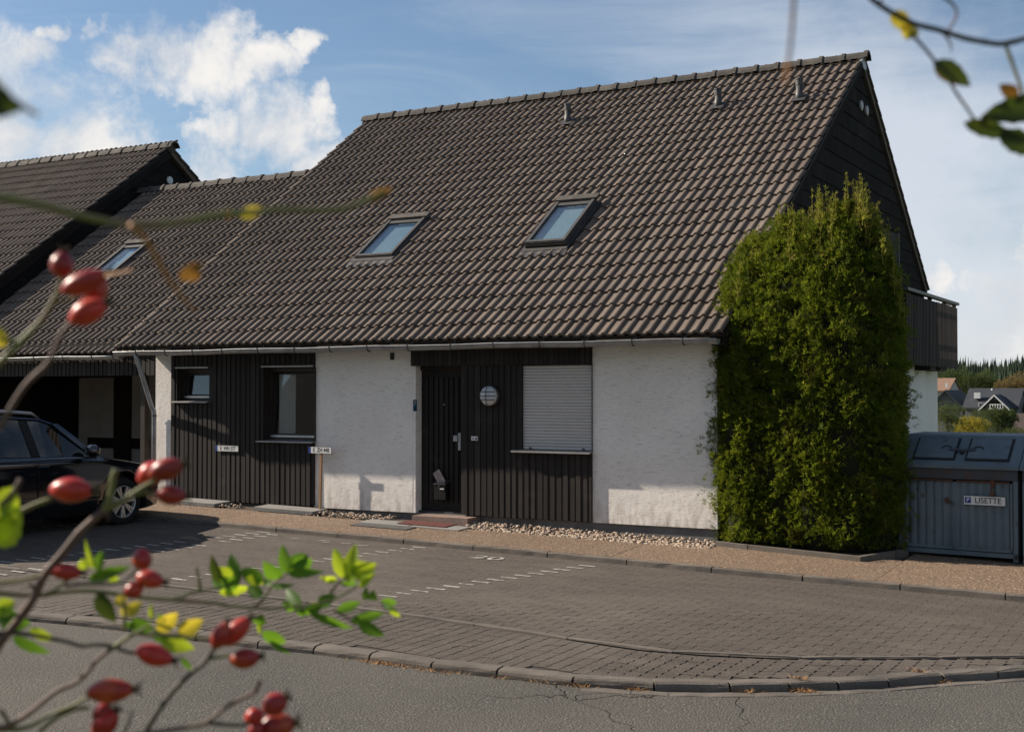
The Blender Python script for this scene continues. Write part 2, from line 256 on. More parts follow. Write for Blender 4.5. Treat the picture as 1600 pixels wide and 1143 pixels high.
def asphalt_material():
    m = pm('asphalt', (.080, .0765, .068), (.064, .0615, .055), .8, .93, 0, c3=(.095, .086, .075), s3=.35, t3=(.5, .8), speck=(62, (.140, .133, .116), .56, .68), spec=.25)
    nt = m.node_tree; N = nt.nodes; L = nt.links; b = N['Principled BSDF']; geo = N.new('ShaderNodeNewGeometry')
    v = N.new('ShaderNodeTexNoise'); L.new(geo.outputs['Position'], v.inputs['Vector']); v.inputs['Scale'].default_value = 60; v.inputs['Detail'].default_value = 3
    # crack lines: warped large cells
    w = N.new('ShaderNodeTexNoise'); L.new(geo.outputs['Position'], w.inputs['Vector']); w.inputs['Scale'].default_value = 2.5; w.inputs['Detail'].default_value = 6
    add = N.new('ShaderNodeVectorMath'); add.operation = 'MULTIPLY_ADD'; L.new(w.outputs['Color'], add.inputs[0]); add.inputs[1].default_value = (.55, .55, .0); L.new(geo.outputs['Position'], add.inputs[2])
    c = N.new('ShaderNodeTexVoronoi'); c.feature = 'DISTANCE_TO_EDGE'; L.new(add.outputs[0], c.inputs['Vector']); c.inputs['Scale'].default_value = 1.1
    cr = N.new('ShaderNodeMapRange'); cr.inputs[1].default_value = .0; cr.inputs[2].default_value = .008; L.new(c.outputs['Distance'], cr.inputs[0])
    cc = CAM + ray(985, 1118) * float((-.62 - CAM[2]) / ray(985, 1118)[2]); gate = N.new('ShaderNodeVectorMath'); gate.operation = 'DISTANCE'; L.new(geo.outputs['Position'], gate.inputs[0]); gate.inputs[1].default_value = cc.tolist()
    gr = N.new('ShaderNodeMapRange'); gr.inputs[1].default_value = .75; gr.inputs[2].default_value = 1.15; L.new(gate.outputs['Value'], gr.inputs[0])
    mx = N.new('ShaderNodeMath'); mx.operation = 'MAXIMUM'; L.new(cr.outputs[0], mx.inputs[0]); L.new(gr.outputs[0], mx.inputs[1])
    src = b.inputs['Base Color'].links[0].from_socket; x = N.new('ShaderNodeMix'); x.data_type = 'RGBA'; x.inputs[6].default_value = (.02, .018, .016, 1); L.new(mx.outputs[0], x.inputs[0]); L.new(src, x.inputs[7]); L.new(x.outputs[2], b.inputs['Base Color'])
    ml = N.new('ShaderNodeMath'); ml.operation = 'MULTIPLY_ADD'; L.new(mx.outputs[0], ml.inputs[0]); ml.inputs[1].default_value = 1.0; L.new(v.outputs[0], ml.inputs[2])
    bp = N.new('ShaderNodeBump'); bp.inputs['Distance'].default_value = .014; L.new(ml.outputs[0], bp.inputs['Height']); L.new(bp.outputs[0], b.inputs['Normal'])
asphalt_material()

# ------------------------------------------------------------------ mesh helpers
class MB:
    def __init__(s): s.v = []; s.f = []
    def add(s, v, f):
        o = len(s.v); s.v += [tuple(float(c) for c in p) for p in v]; s.f += [tuple(i + o for i in q) for q in f]; return s
    def box(s, x0, x1, y0, y1, z0, z1):
        return s.add([(x0, y0, z0), (x1, y0, z0), (x1, y1, z0), (x0, y1, z0), (x0, y0, z1), (x1, y0, z1), (x1, y1, z1), (x0, y1, z1)],
                     [(0, 3, 2, 1), (4, 5, 6, 7), (0, 1, 5, 4), (1, 2, 6, 5), (2, 3, 7, 6), (3, 0, 4, 7)])
    def prism(s, poly, vec):   # poly: 3-D outline, vec: extrusion
        n = len(poly); vec = np.array(vec, float); p = [np.array(q, float) for q in poly]
        return s.add(p + [q + vec for q in p], [tuple(range(n - 1, -1, -1)), tuple(range(n, 2 * n))] + [(i, (i + 1) % n, (i + 1) % n + n, i + n) for i in range(n)])
    def tube(s, pts, rad, seg=8, caps=True):
        pts = [np.array(p, float) for p in pts]; n = len(pts)
        if not hasattr(rad, '__len__'): rad = [rad] * n
        o = len(s.v); V = []; prev = None
        for i, p in enumerate(pts):
            t = pts[min(i + 1, n - 1)] - pts[max(i - 1, 0)]; t = t / (np.linalg.norm(t) + 1e-12)
            if prev is None:
                a = np.array([0, 0, 1.0]) if abs(t[2]) < .9 else np.array([1.0, 0, 0]); u = np.cross(t, a)
            else: u = prev - t * (prev @ t)
            u /= np.linalg.norm(u); prev = u; w = np.cross(t, u)
            for k in range(seg):
                a = 2 * math.pi * k / seg; V.append(p + rad[i] * (math.cos(a) * u + math.sin(a) * w))
        Fc = [(i * seg + k, i * seg + (k + 1) % seg, (i + 1) * seg + (k + 1) % seg, (i + 1) * seg + k) for i in range(n - 1) for k in range(seg)]
        if caps: Fc += [tuple(range(seg - 1, -1, -1)), tuple((n - 1) * seg + k for k in range(seg))]
        return s.add(V, Fc)
    def lathe(s, c, axis, prof, seg=16):   # prof: (radius, distance along axis)
        axis = np.array(axis, float); axis /= np.linalg.norm(axis); c = np.array(c, float)
        a = np.array([0, 0, 1.0]) if abs(axis[2]) < .9 else np.array([1.0, 0, 0]); u = np.cross(axis, a); u /= np.linalg.norm(u); w = np.cross(axis, u)
        V = []; n = len(prof)
        for r, h in prof:
            for k in range(seg):
                t = 2 * math.pi * k / seg; V.append(c + axis * h + r * (math.cos(t) * u + math.sin(t) * w))
        Fc = [(i * seg + k, i * seg + (k + 1) % seg, (i + 1) * seg + (k + 1) % seg, (i + 1) * seg + k) for i in range(n - 1) for k in range(seg)]
        Fc += [tuple(range(seg - 1, -1, -1)), tuple((n - 1) * seg + k for k in range(seg))]
        return s.add(V, Fc)
    def build(s, name, mat, parent=None, smooth=False, **k):
        return link(name, me(name, s.v, s.f, mat, smooth), parent, **k)

import bmesh
def fix_normals(m):
    bm = bmesh.new(); bm.from_mesh(m)
    if all(len(e.link_faces) == 2 for e in bm.edges): bmesh.ops.recalc_face_normals(bm, faces=bm.faces); bm.to_mesh(m)
    bm.free()
def me(name, v, f, mat, smooth=False):
    m = bpy.data.meshes.new(name); m.from_pydata(v, [], f); m.materials.append(MATS[mat] if isinstance(mat, str) else mat)
    if smooth: m.polygons.foreach_set('use_smooth', [True] * len(m.polygons))
    fix_normals(m); m.update(); return m
INV = {}
def link(name, data, parent=None, **k):
    o = bpy.data.objects.new(name, data); COL.objects.link(o)
    if parent is not None:
        o.parent = parent
        if parent.name in INV: o.matrix_parent_inverse = INV[parent.name]
    tag(o, **k); return o
def tag(o, label=None, cat=None, group=None, kind=None):
    if label: o['label'] = label
    if cat: o['category'] = cat
    if group: o['group'] = group
    if kind: o['kind'] = kind
def thing(name, loc, label, cat, group=None):
    o = bpy.data.objects.new(name, None); COL.objects.link(o); o.location = [float(c) for c in loc]; o.empty_display_size = .2
    INV[o.name] = Matrix.Translation(-Vector(o.location)); tag(o, label, cat, group); return o
def box(name, x0, x1, y0, y1, z0, z1, mat, parent=None, **k): return MB().box(x0, x1, y0, y1, z0, z1).build(name, mat, parent, **k)
def raw_mesh(name, V, Fq, mat, smooth=False):   # numpy arrays, all faces same length
    m = bpy.data.meshes.new(name); k = Fq.shape[1]
    m.vertices.add(len(V)); m.vertices.foreach_set('co', V.astype(np.float32).ravel())
    m.loops.add(Fq.size); m.loops.foreach_set('vertex_index', Fq.astype(np.int32).ravel())
    m.polygons.add(len(Fq)); m.polygons.foreach_set('loop_start', np.arange(0, Fq.size, k, dtype=np.int32)); m.polygons.foreach_set('loop_total', np.full(len(Fq), k, dtype=np.int32))
    m.materials.append(MATS[mat]); m.update(calc_edges=True)
    if smooth: m.polygons.foreach_set('use_smooth', [True] * len(Fq))
    return m
def text_mesh(name, s, size, mat, parent, origin, xdir, ydir, depth=.0015, align='CENTER', sx=1.0, **k):
    cu = bpy.data.curves.new(name, 'FONT'); cu.body = s; cu.size = size; cu.align_x = align; cu.align_y = 'CENTER'; cu.extrude = depth; cu.offset = size * .008
    t = bpy.data.objects.new('tmp', cu); COL.objects.link(t); bpy.context.view_layer.update()
    m = bpy.data.meshes.new_from_object(t.evaluated_get(bpy.context.evaluated_depsgraph_get())); bpy.data.objects.remove(t)
    m.materials.clear(); m.materials.append(MATS[mat]); m.name = name
    x = Vector(xdir).normalized(); y = Vector(ydir).normalized(); z = x.cross(y)
    mt = Matrix((( x.x * sx, y.x, z.x, origin[0]), (x.y * sx, y.y, z.y, origin[1]), (x.z * sx, y.z, z.z, origin[2]), (0, 0, 0, 1)))
    m.transform(mt); return link(name, m, parent, **k)

# ------------------------------------------------------------------ ground levels
BX = -.0207
def zk(x): return -.127 + BX * (max(x, -40) + 13.37)      # kerb top beside the house path
def zpark(x, y): return zk(x) - .05 + .01 * (y + 1.6)
def zpath(x, y): return zk(x) + .045 * (min(y, 1.0) + 1.6)
ROAD = .056
def GK(px, py, off=0.0):    # point on the parking plane (+off)
    return hit(px, py, (-BX, -.01, 1), -.127 + BX * 13.37 - .05 + .016 + off)
def GP(px, py, off=0.0):    # point on the path plane
    return hit(px, py, (-BX, -.045, 1), -.127 + BX * 13.37 + .072 + off)

# ================================================================== SETTING: GROUND
def ground_z(x, y):
    near = zpark(min(max(x, -30), 20), min(max(y, -20), 3)) - .14
    if y < 15: return near
    t = min((y - 15) / 120, 1); s = t * t * (3 - 2 * t)
    return near + s * (-6.6 - near) + max(0, (y - 260)) * .03
def build_ground():
    xs = sorted(set([-900, -600, -400, -250, -160, -100, -60, -40] + list(range(-30, 21, 5)) + [30, 50, 90, 150, 250, 400, 700]))
    ys = sorted(set([-700, -300, -120, -60, -40] + list(range(-20, 40, 5)) + list(range(40, 160, 10)) + [170, 200, 230, 260, 300, 350, 400, 500, 700, 1000, 1500]))
    V = [(x, y, ground_z(x, y)) for y in ys for x in xs]; nx = len(xs)
    Fq = [(j * nx + i, j * nx + i + 1, (j + 1) * nx + i + 1, (j + 1) * nx + i) for j in range(len(ys) - 1) for i in range(nx - 1)]
    link('ground', me('ground', V, Fq, 'grass_ground', True), kind='structure')
build_ground()

def plane_sheet(name, pts, zf, mat, parent=None, **k):
    return link(name, me(name, [(x, y, zf(x, y)) for x, y in pts], [tuple(range(len(pts)))], mat), parent, **k)

# pixel traced lines of the yard, laid on their own planes
edge_px = [(-60, 879), (60, 893), (200, 908), (430, 934), (600, 955), (800, 984), (1000, 1014), (1100, 1022), (1210, 1027), (1400, 1028), (1600, 1026), (1700, 1023)]
edge_line = [GK(*p) for p in edge_px]
kerb_px = [(-60, 948), (20, 957), (103, 964), (250, 980), (402, 1001), (490, 1009), (577, 1020), (673, 1034), (776, 1045), (894, 1058), (1022, 1066), (1141, 1067), (1234, 1066), (1389, 1060), (1428, 1054), (1530, 1049), (1640, 1042), (1760, 1034)]
kerb_line = [GK(*p) for p in kerb_px]

# road: one asphalt sheet from behind the kerb to far past the camera
def build_road():
    def zr(x, y): return zpark(x, y) - ROAD
    pts = [(p[0], p[1] + .06) for p in kerb_line]
    xs = [p[0] for p in pts]
    top = [(-60, pts[0][1] + .6)] + [(-25, pts[0][1] + .2)] + pts + [(2.5, pts[-1][1] + 2.6), (20, pts[-1][1] + 15)]
    bot = [(x, -18.0) for x, y in top]
    V = []; Fq = []
    n = len(top)
    for (x, y) in top: V.append((x, y, zr(x, y)))
    for (x, y) in bot: V.append((x, y, zr(x, y)))
    for i in range(n - 1): Fq.append((i + n, i + 1 + n, i + 1, i))
    link('road', me('road', V, Fq, 'asphalt'), kind='structure')
build_road()

XW, XE = -21.0, 1.6
def interp(line, x):
    xs = [p[0] for p in line]; ys = [p[1] for p in line]
    return float(np.interp(x, xs, ys))
parking = plane_sheet('parking_area', [(-21, -1.6), (-21, -7.6)] + [(p[0], p[1]) for p in edge_line] + [(1.6, interp(edge_line, 1.6)), (1.6, -1.6)], lambda x, y: zpark(x, y) - .0020, 'joint_flush', kind='structure')
band = plane_sheet('paved_band', [(-21, interp(edge_line, -21)), (-21, interp(kerb_line, -21))] + [(p[0], p[1]) for p in kerb_line if p[0] > -20] + [(p[0], p[1]) for p in reversed(edge_line) if p[0] > -20], lambda x, y: zpark(x, y) - .0125, 'joint_sand', kind='structure')

# interlocking pavers with zigzag long sides
def paver_outline(L, W, a):
    t = [0, .125, .375, .625, .875, 1.0]; o = [0, a, -a, a, -a, 0]
    bot = [(-L / 2 + L * t[i], -W / 2 + o[i]) for i in range(6)]; top = [(-L / 2 + L * t[i], W / 2 + o[i]) for i in range(6)][::-1]
    return bot + top
def paver_geo(L, W, a, h=.016, ch=.0018):
    o = np.array(paver_outline(L, W, a)); n = len(o)
    inn = o * np.array([(L - 2 * ch) / L, (W - 2 * ch) / W])
    V = [(x, y, -h) for x, y in o] + [(x, y, -.0014) for x, y in o] + [(x, y, 0) for x, y in inn]
    Fq = [tuple(range(2 * n, 3 * n))]
    for r in (0, 1): Fq += [(r * n + i, r * n + (i + 1) % n, (r + 1) * n + (i + 1) % n, (r + 1) * n + i) for i in range(n)]
    return V, Fq
def lay_pavers(parent, spots, L, W, rot, zf, limit=300, amp=.0075, ch=.0018):
    V, Fq = paver_geo(L, W, amp, .016, ch); proto = me('paver', V, Fq, 'pavers')
    spots = [(x, y) for (x, y) in spots]; d = [np.hypot(x, y + 15) for x, y in spots]
    vis = []
    for i, (x, y) in enumerate(spots):
        v = np.array([x, y, -.4]) - CAM; z = v @ FW
        if z < 1: vis.append(False); continue
        px = CX + F * (v @ RT) / z; vis.append(-10 < px < 1610)
    order = sorted(range(len(spots)), key=lambda i: (not vis[i], d[i]))
    R = Matrix(((1, 0, 0), (0, 1, 0), (BX, .01, 1))).to_4x4() @ Matrix.Rotation(rot, 4, 'Z')
    rest = MB(); VV = [Vector(v) for v in V]
    for k, i in enumerate(order):
        x, y = spots[i]; z = zf(x, y) + random.uniform(-.0007, .0007)
        mt = Matrix.Translation((x, y, z)) @ R @ Matrix.Rotation(random.gauss(0, .002), 4, 'Y') @ Matrix.Rotation(random.gauss(0, .0022), 4, 'X')
        if k < limit:
            o = link('paver', proto, parent); o.matrix_basis = mt
        else: rest.add([mt @ v for v in VV], Fq)
    if rest.v: rest.build('pavers', 'pavers', parent, kind='stuff')
L_, W_ = .225, .1125
spots = []
for r in range(60):
    y = -1.66 - W_ / 2 - r * (W_ + .002)
    for c in range(110):
        x = -20.6 + c * (L_ + .002) + (r % 2) * L_ / 2
        if x > 1.5: continue
        if y - W_ / 2 > interp(edge_line, x) + .03 and y > -8.2 and x > -17 - (y + 1.6) * .9 * -1 * 0: spots.append((x, y))
lay_pavers(parking, spots, L_, W_, 0, lambda x, y: zpark(x, y), amp=.0045, ch=.0009)
spots = []
for c in range(220):
    x = -19 + c * (W_ + .0032)
    if x > 1.3: continue
    for r in range(14):
        y = interp(edge_line, x) - .10 - L_ / 2 * (.5 if c % 2 else 1) - r * (L_ + .0045) + (.0 if c % 2 else L_ * .25)
        if y - L_ / 2 > interp(kerb_line, x) + .012 and y + L_ / 2 < interp(edge_line, x) + .03: spots.append((x, y))
lay_pavers(band, spots, L_, W_, math.pi / 2, lambda x, y: zpark(x, y) - .004)

def stone_run(line, joints_px, plane_fn, name, parent, width, top_off, height, mat, nrm=1, rough=.004, bevel=.012, tilt=0, seg=3, gap=.012):
    """kerbstones between joints along a polyline; width goes to +y side"""
    J = [plane_fn(*j) for j in joints_px]
    for a, b in zip(J[:-1], J[1:]):
        a = np.array(a); b = np.array(b); n = max(1, int(np.linalg.norm(b - a) / .7)) if False else 1
        t = b - a; L = np.linalg.norm(t[:2])
        if L < .08: continue
        t = t / np.linalg.norm(t); q = np.array([-t[1], t[0], 0]) * nrm
        a2 = a + t * gap / 2; b2 = b - t * gap / 2; V = []; K = max(2, int(L / .12)) + 1
        jit = (random.uniform(-rough, rough), random.uniform(-rough, rough) * .5)
        prof = [(-.006, -height - .03), (0.0, -bevel * 1.5), (bevel * .45, -bevel * .55), (bevel * 1.1, -bevel * .15), (bevel * 1.9, 0), (width - .005, 0), (width, -.006), (width, -height - .03)]
        for i in range(K):
            p = a2 + (b2 - a2) * i / (K - 1); e = (i in (0, K - 1))
            for (u, h) in prof:
                r1 = random.gauss(0, rough * .45); r2 = random.gauss(0, rough * .5)
                sh = -.003 if e and h > -.02 else 0
                pp = p + q * (u + jit[0] + r1 * (u < .5 * width)) ; V.append((pp[0], pp[1], pp[2] + top_off + h + jit[1] + r2 * (h > -height) + sh))
        m = len(prof); Fq = [(i * m + k, (i + 1) * m + k, (i + 1) * m + k + 1, i * m + k + 1) for i in range(K - 1) for k in range(m - 1)]
        Fq += [tuple(range(m)), tuple(range((K - 1) * m, K * m))[::-1]]
        if nrm < 0: Fq = [f[::-1] for f in Fq]
        link(name, me(name, V, Fq, mat), parent)
# road kerb (worn rounded stones), its flat channel stones, edging strip, path kerb
kerb_thing = box('road_kerb_bed', -12, 1.0, -7.2, -7.0, -.75, -.68, 'joint_sand', kind='structure')
kerb_joints = [(-60, 948), (20, 957), (103, 964), (205, 975), (305, 989), (402, 1001), (490, 1009), (577, 1020), (673, 1034), (776, 1045), (894, 1058), (1022, 1066), (1141, 1067), (1234, 1066), (1310, 1063), (1389, 1060), (1475, 1052), (1560, 1047), (1640, 1042), (1760, 1034)]
stone_run(None, kerb_joints, lambda x, y: GK(x, y, .005), 'kerbstone', kerb_thing, .15, 0.0, ROAD + .03, 'kerb', rough=.0035, bevel=.022, gap=.018)
chan = [(x, y + 17 + (x - 1000) * -.004) for x, y in [(905, 1061), (985, 1066), (1045, 1069), (1110, 1071), (1180, 1071), (1250, 1070), (1320, 1067), (1390, 1063), (1470, 1056), (1550, 1051), (1640, 1045)]]
stone_run(None, chan, lambda x, y: GK(x, y, -ROAD + .006), 'channel_stone', kerb_thing, .13, 0.0, .03, 'kerb', rough=.002, bevel=.006, gap=.014)
ej = []
for i in range(-2, 40):
    x = -14 + i * 1.0 * .92
    ej.append((x, interp(edge_line, x)))
for a, b in zip(ej[:-1], ej[1:]):
    if a[0] > 1.4: break
    A = (a[0], a[1], zpark(*a)); B = (b[0], b[1], zpark(*b))
    stone_run(None, [A, B], lambda x, y, z: (x, y, z), 'edging_stone', parking, .055, .009, .04, 'kerb', rough=.0025, bevel=.006, gap=.008)
for i in range(-2, 17):
    x = -17.1 + i * 1.005
    if x > 1.2: break
    stone_run(None, [(x, -1.6, zk(x)), (x + 1.005, -1.6, zk(x + 1.005))], lambda x, y, z: (x, y, z), 'kerbstone', parking, .09, .006, .07, 'kerb', rough=.003, bevel=.008, gap=.014)

# path of washed concrete slabs + its pieces
path = plane_sheet('footpath', [(-20, -1.50), (1.6, -1.50), (1.6, 3.0), (-5.0, 3.0), (-5.0, -.02), (-15, -.02), (-15, 6), (-20, 6)], lambda x, y: zpath(x, y) - .030, 'earth', kind='structure')
x = -19.8
while x < 1.4:
    w = 1.5
    y1 = -.50 if x < -6.4 else (-.2 if x < -4.2 else 1.0)
    if x < -15.1: y1 = 2.0
    MBx = MB(); c = [(x + .002, -1.495), (x + w - .002, -1.495), (x + w - .002, y1), (x + .002, y1)]
    MBx.prism([(a, b, zpath(a, b) - .03) for a, b in c], (0, 0, .03 + random.uniform(-.002, .002))); MBx.build('path_slab', 'aggregate', path)
    x += w
# pebble strip at the foot of the wall (nobody could count them)
def pebbles():
    ico = [(0, 0, 1)] + [(.894 * math.cos(2 * math.pi * k / 5), .894 * math.sin(2 * math.pi * k / 5), .447) for k in range(5)] + [(.894 * math.cos(2 * math.pi * (k + .5) / 5), .894 * math.sin(2 * math.pi * (k + .5) / 5), -.447) for k in range(5)] + [(0, 0, -1)]
    fc = [(0, 1 + k, 1 + (k + 1) % 5) for k in range(5)] + [(1 + k, 6 + k, 1 + (k + 1) % 5) for k in range(5)] + [(1 + (k + 1) % 5, 6 + k, 6 + (k + 1) % 5) for k in range(5)] + [(11, 6 + (k + 1) % 5, 6 + k) for k in range(5)]
    base = np.array(ico); Vs = []; Fs = []; n = 0
    def put(x, y, z, r):
        nonlocal n
        s = np.array([random.uniform(.8, 1.5), random.uniform(.7, 1.1), random.uniform(.45, .8)]) * r
        v = base * (1 + rng.normal(0, .13, (12, 1))) * s; a = random.uniform(0, 6.3); c_, s_ = math.cos(a), math.sin(a)
        v = v @ np.array([[c_, s_, 0], [-s_, c_, 0], [0, 0, 1]]); t = random.gauss(0, .3); v[:, 2] += v[:, 0] * t
        Vs.append(v + (x, y, z)); Fs.append(np.array(fc) + n); n += 12
    for i in range(1500):
        x = random.uniform(-9.3, -5.5); lim = .10 + .42 * min(1, (x + 9.3) / .8)
        y = -random.uniform(.0, 1) ** .8 * lim - .01; h = (.05 * (1 + y / .55))
        put(x, y, zpath(x, y) - .02 + h * random.uniform(.3, 1.15), random.uniform(.016, .032))
    for i in range(330):
        x = random.choice([random.uniform(-14.1, -12.9), random.uniform(-11.6, -10.2), random.uniform(-11.6, -10.2)]); y = -random.uniform(.05, .42)
        put(x, y, zpath(x, y) + random.uniform(-.015, .02), random.uniform(.014, .027))
    for i in range(60):
        x = random.uniform(-14, -5.4); y = -random.uniform(.4, .75); put(x, y, zpath(x, y) + .004, random.uniform(.007, .014))
    link('pebbles', raw_mesh('pebbles', np.vstack(Vs), np.vstack(Fs), 'pebble', True), kind='stuff')
pebbles()

# painted stall lines: one worn dash per paver course
def dash_line(p0, p1, n, w=.215, t=.050, skip=()):
    A = GK(*p0); B = GK(*p1)
    for i in range(n):
        if i in skip: continue
        c = A + (B - A) * i / (n - 1); wv = w * random.uniform(.8, 1.05); tv = t * random.uniform(.75, 1.1)
        V = []
        for (u, v) in [(-wv / 2, -tv / 2), (0, -tv * .42), (wv / 2, -tv / 2), (wv / 2, tv / 2), (0, tv * .45), (-wv / 2, tv / 2)]:
            xx = c[0] + u + random.gauss(0, .004); yy = c[1] + v; V.append((xx, yy, zpark(xx, yy) + .0045))
        link('painted_dash', me('painted_dash', V, [tuple(range(6))], 'line_paint'), parking)
dash_line((917, 884), (606, 931), 15)
dash_line((655, 855), (280, 905), 18)
dash_line((480, 823.5), (10, 878), 24, skip=(9, 10))
dash_line((425, 835), (0, 897), 20, skip=(5, 11, 12))
dash_line((245, 809), (20, 829), 10)
text_mesh('painted_number', '20', .30, 'line_paint', parking, GK(762, 871, .006), (1, 0, BX), (0, 1, .01), .0008, sx=1.35)
A_ = GK(522, 847)
for i, (u, v, w) in enumerate([(-.62, .0, .12), (-.2, .05, .18), (-.08, -.06, .13), (.18, -.0, .17), (.45, -.04, .2)]):
    V = [(A_[0] + u + a * w, A_[1] + v + b * .03, zpark(A_[0] + u, A_[1] + v) + .0045) for a, b in [(-.5, -.5), (.5, -.5), (.5, .5), (-.5, .5)]]
    link('painted_dash', me('painted_dash', V, [(0, 1, 2, 3)], 'line_paint'), parking)

# dry litter tufts in the kerb joints
def litter():
    Vs = []; Fq = []
    def tuft(c, n, r):
        for i in range(n):
            a = random.uniform(0, 6.28); b = np.array([c[0] + random.gauss(0, r), c[1] + random.gauss(0, r * .25), c[2]]); l = random.uniform(.02, .07)
            t = b + np.array([math.cos(a) * l, math.sin(a) * l * .6, random.uniform(.003, .03)]); w = .0045
            o = len(Vs); Vs.extend([tuple(b + (-w, 0, 0)), tuple(b + (w, 0, 0)), tuple(t + (0, 0, .002))]); Fq.append((o, o + 1, o + 2))
    for (px, py, n, r) in [(600, 1036, 70, .10), (640, 1040, 25, .04), (776, 1056, 60, .06), (840, 1064, 30, .06), (895, 1070, 50, .05), (980, 1075, 50, .05), (1018, 1074, 70, .04), (1145, 1078, 30, .05), (1240, 1078, 60, .06), (1365, 1068, 30, .04), (1450, 1063, 30, .05), (675, 1048, 20, .1), (1512, 1042, 14, .03)]:
        tuft(GK(px, py, -ROAD + .004), n * 4, r * 1.3)
    for (px, py) in [(674, 848), (1432, 1048), (1250, 1060)]: tuft(GK(px, py, .01), 40, .03)
    link('dry_grass_litter', me('dry_grass_litter', Vs, Fq, 'dry_litter'), kind='stuff')
litter()

# ================================================================== HOUSES
TH = math.radians(35.6); US = np.array([0, math.cos(TH), math.sin(TH)]); NS = np.array([0, -math.sin(TH), math.cos(TH)])
E0 = np.array([0, -.42, 2.317]) - NS * .03          # main roof plane through the eave line
def roof_hit(px, py, off=0.0):
    p = hit(px, py, NS, NS @ E0 + off); return p[0], float((p - E0 - NS * off) @ US), p
def RP(x, s, h, o=E0): return np.array([x, 0, 0]) + o + US * s + NS * h
TW, TG = .3012, .3475
def tile_mesh(name='roof_tile'):
    per = [(0, 0), (.060, .001), (.080, .021), (.107, .037), (.134, .022)]
    prof = [(a, h) for a, h in per] + [(a + TW / 2, h) for a, h in per] + [(TW - .001, 0)]
    y0, y1 = 0.0, .375; V = []; n = len(prof)
    for x, h in prof: V.append((x, y0, h + .035))
    for x, h in prof: V.append((x, y1, h + .004))
    Fq = [(i, i + 1, n + i + 1, n + i) for i in range(n - 1)]
    o = len(V)
    for x, h in prof: V.append((x, y0, h + .035))
    for x, h in prof: V.append((x, y0 + .002, h * .75 + .004))
    Fq += [(o + n + i, o + n + i + 1, o + i + 1, o + i) for i in range(n - 1)]
    m = me(name, V, Fq, 'roof_tile'); m.polygons.foreach_set('use_smooth', [i < n - 1 for i in range(len(Fq))]); return m
TILE = tile_mesh()
TILE_V = np.array([v.co[:] for v in TILE.vertices]); TILE_F = [tuple(p.vertices) for p in TILE.polygons]
def tile_field(parent, origin, x_right, cols, rows, skip=None, limit=300, xmin=None):
    """tiles in courses up the slope; the nearest ones are objects, the rest one part"""
    B = np.array([[1, 0, 0], US, NS])
    items = []
    for r in range(rows):
        for c in range(cols):
            x = x_right - (c + 1) * TW; s = r * TG
            if skip and skip(x + TW / 2, s + TG / 2): continue
            p = np.array([x, 0, 0]) + origin + US * s; items.append((np.linalg.norm(p - CAM), tuple(p)))
    items.sort(); V = []; Fs = []; n = 0
    Rm = Matrix(((1, 0, 0), (0, US[1], NS[1]), (0, US[2], NS[2]))).to_4x4()
    for k, (d, p) in enumerate(items):
        j = Matrix.Rotation(random.gauss(0, .004), 4, 'X') @ Matrix.Rotation(random.gauss(0, .006), 4, 'Y')
        mt = Matrix.Translation((p[0] + random.gauss(0, .0012), p[1], p[2])) @ Rm @ Matrix.Translation((0, random.gauss(0, .0025), random.uniform(-.001, .002))) @ j
        if k < limit:
            o = link('roof_tile', TILE, parent); o.matrix_basis = mt
        else:
            m4 = np.array(mt); V.append(TILE_V @ m4[:3, :3].T + m4[:3, 3]); Fs += [tuple(i + n for i in f) for f in TILE_F]; n += len(TILE_V)
    if V:
        m = me('roof_tiles', [tuple(v) for v in np.vstack(V)], Fs, 'roof_tile'); nf = len(TILE_F)
        m.polygons.foreach_set('use_smooth', [(i % nf) < nf // 2 for i in range(len(Fs))]); link('roof_tiles', m, parent, kind='stuff')
def ridge_caps(parent, a, x0, x1, pitch=.37):
    """angular ridge caps with a raised collar, a = (y, z) of the ridge"""
    prof = [(-.135, -.075), (-.105, -.012), (-.045, .042), (.045, .042), (.105, -.012), (.135, -.075)]
    V = []
    for xx, sc, dz in [(0, 1.0, 0), (.32, 1.0, 0), (.32, 1.10, .014), (.385, 1.12, .014), (.385, .9, -.02)]:
        for (y, z) in prof: V.append((xx, y * sc, z * sc + dz))
    m = len(prof); Fq = [(i * m + k, i * m + k + 1, (i + 1) * m + k + 1, (i + 1) * m + k) for i in range(4) for k in range(m - 1)] + [tuple(range(m))[::-1]]
    M_ = me('ridge_tile', V, Fq, 'ridge_tile'); x = x0
    while x < x1 - .1:
        o = link('ridge_tile', M_, parent); o.location = (x + random.gauss(0, .002), a[0], a[1] + random.gauss(0, .003)); o.rotation_euler = (random.gauss(0, .012), random.gauss(0, .006), random.gauss(0, .004)); x += pitch
def deck(name, parent, origin, x0, x1, s0, s1, mat='dark_wood_deep', t=.05):
    mb = MB(); p = [np.array([x, 0, 0]) + origin + US * s - NS * .004 for x, s in [(x0, s0), (x1, s0), (x1, s1), (x0, s1)]]
    mb.prism(p, -NS * t); return mb.build(name, mat, parent)

# ------------------------------------------------------------ main house
house = thing('house', (-10.3, 0, -.2), 'white plastered house with dark wood cladding under a large brown tiled roof', 'house')
XR, XL = -5.33, -5.33 - 33 * TW
SR = 8.15
PEAK = E0 + US * SR + NS * .03
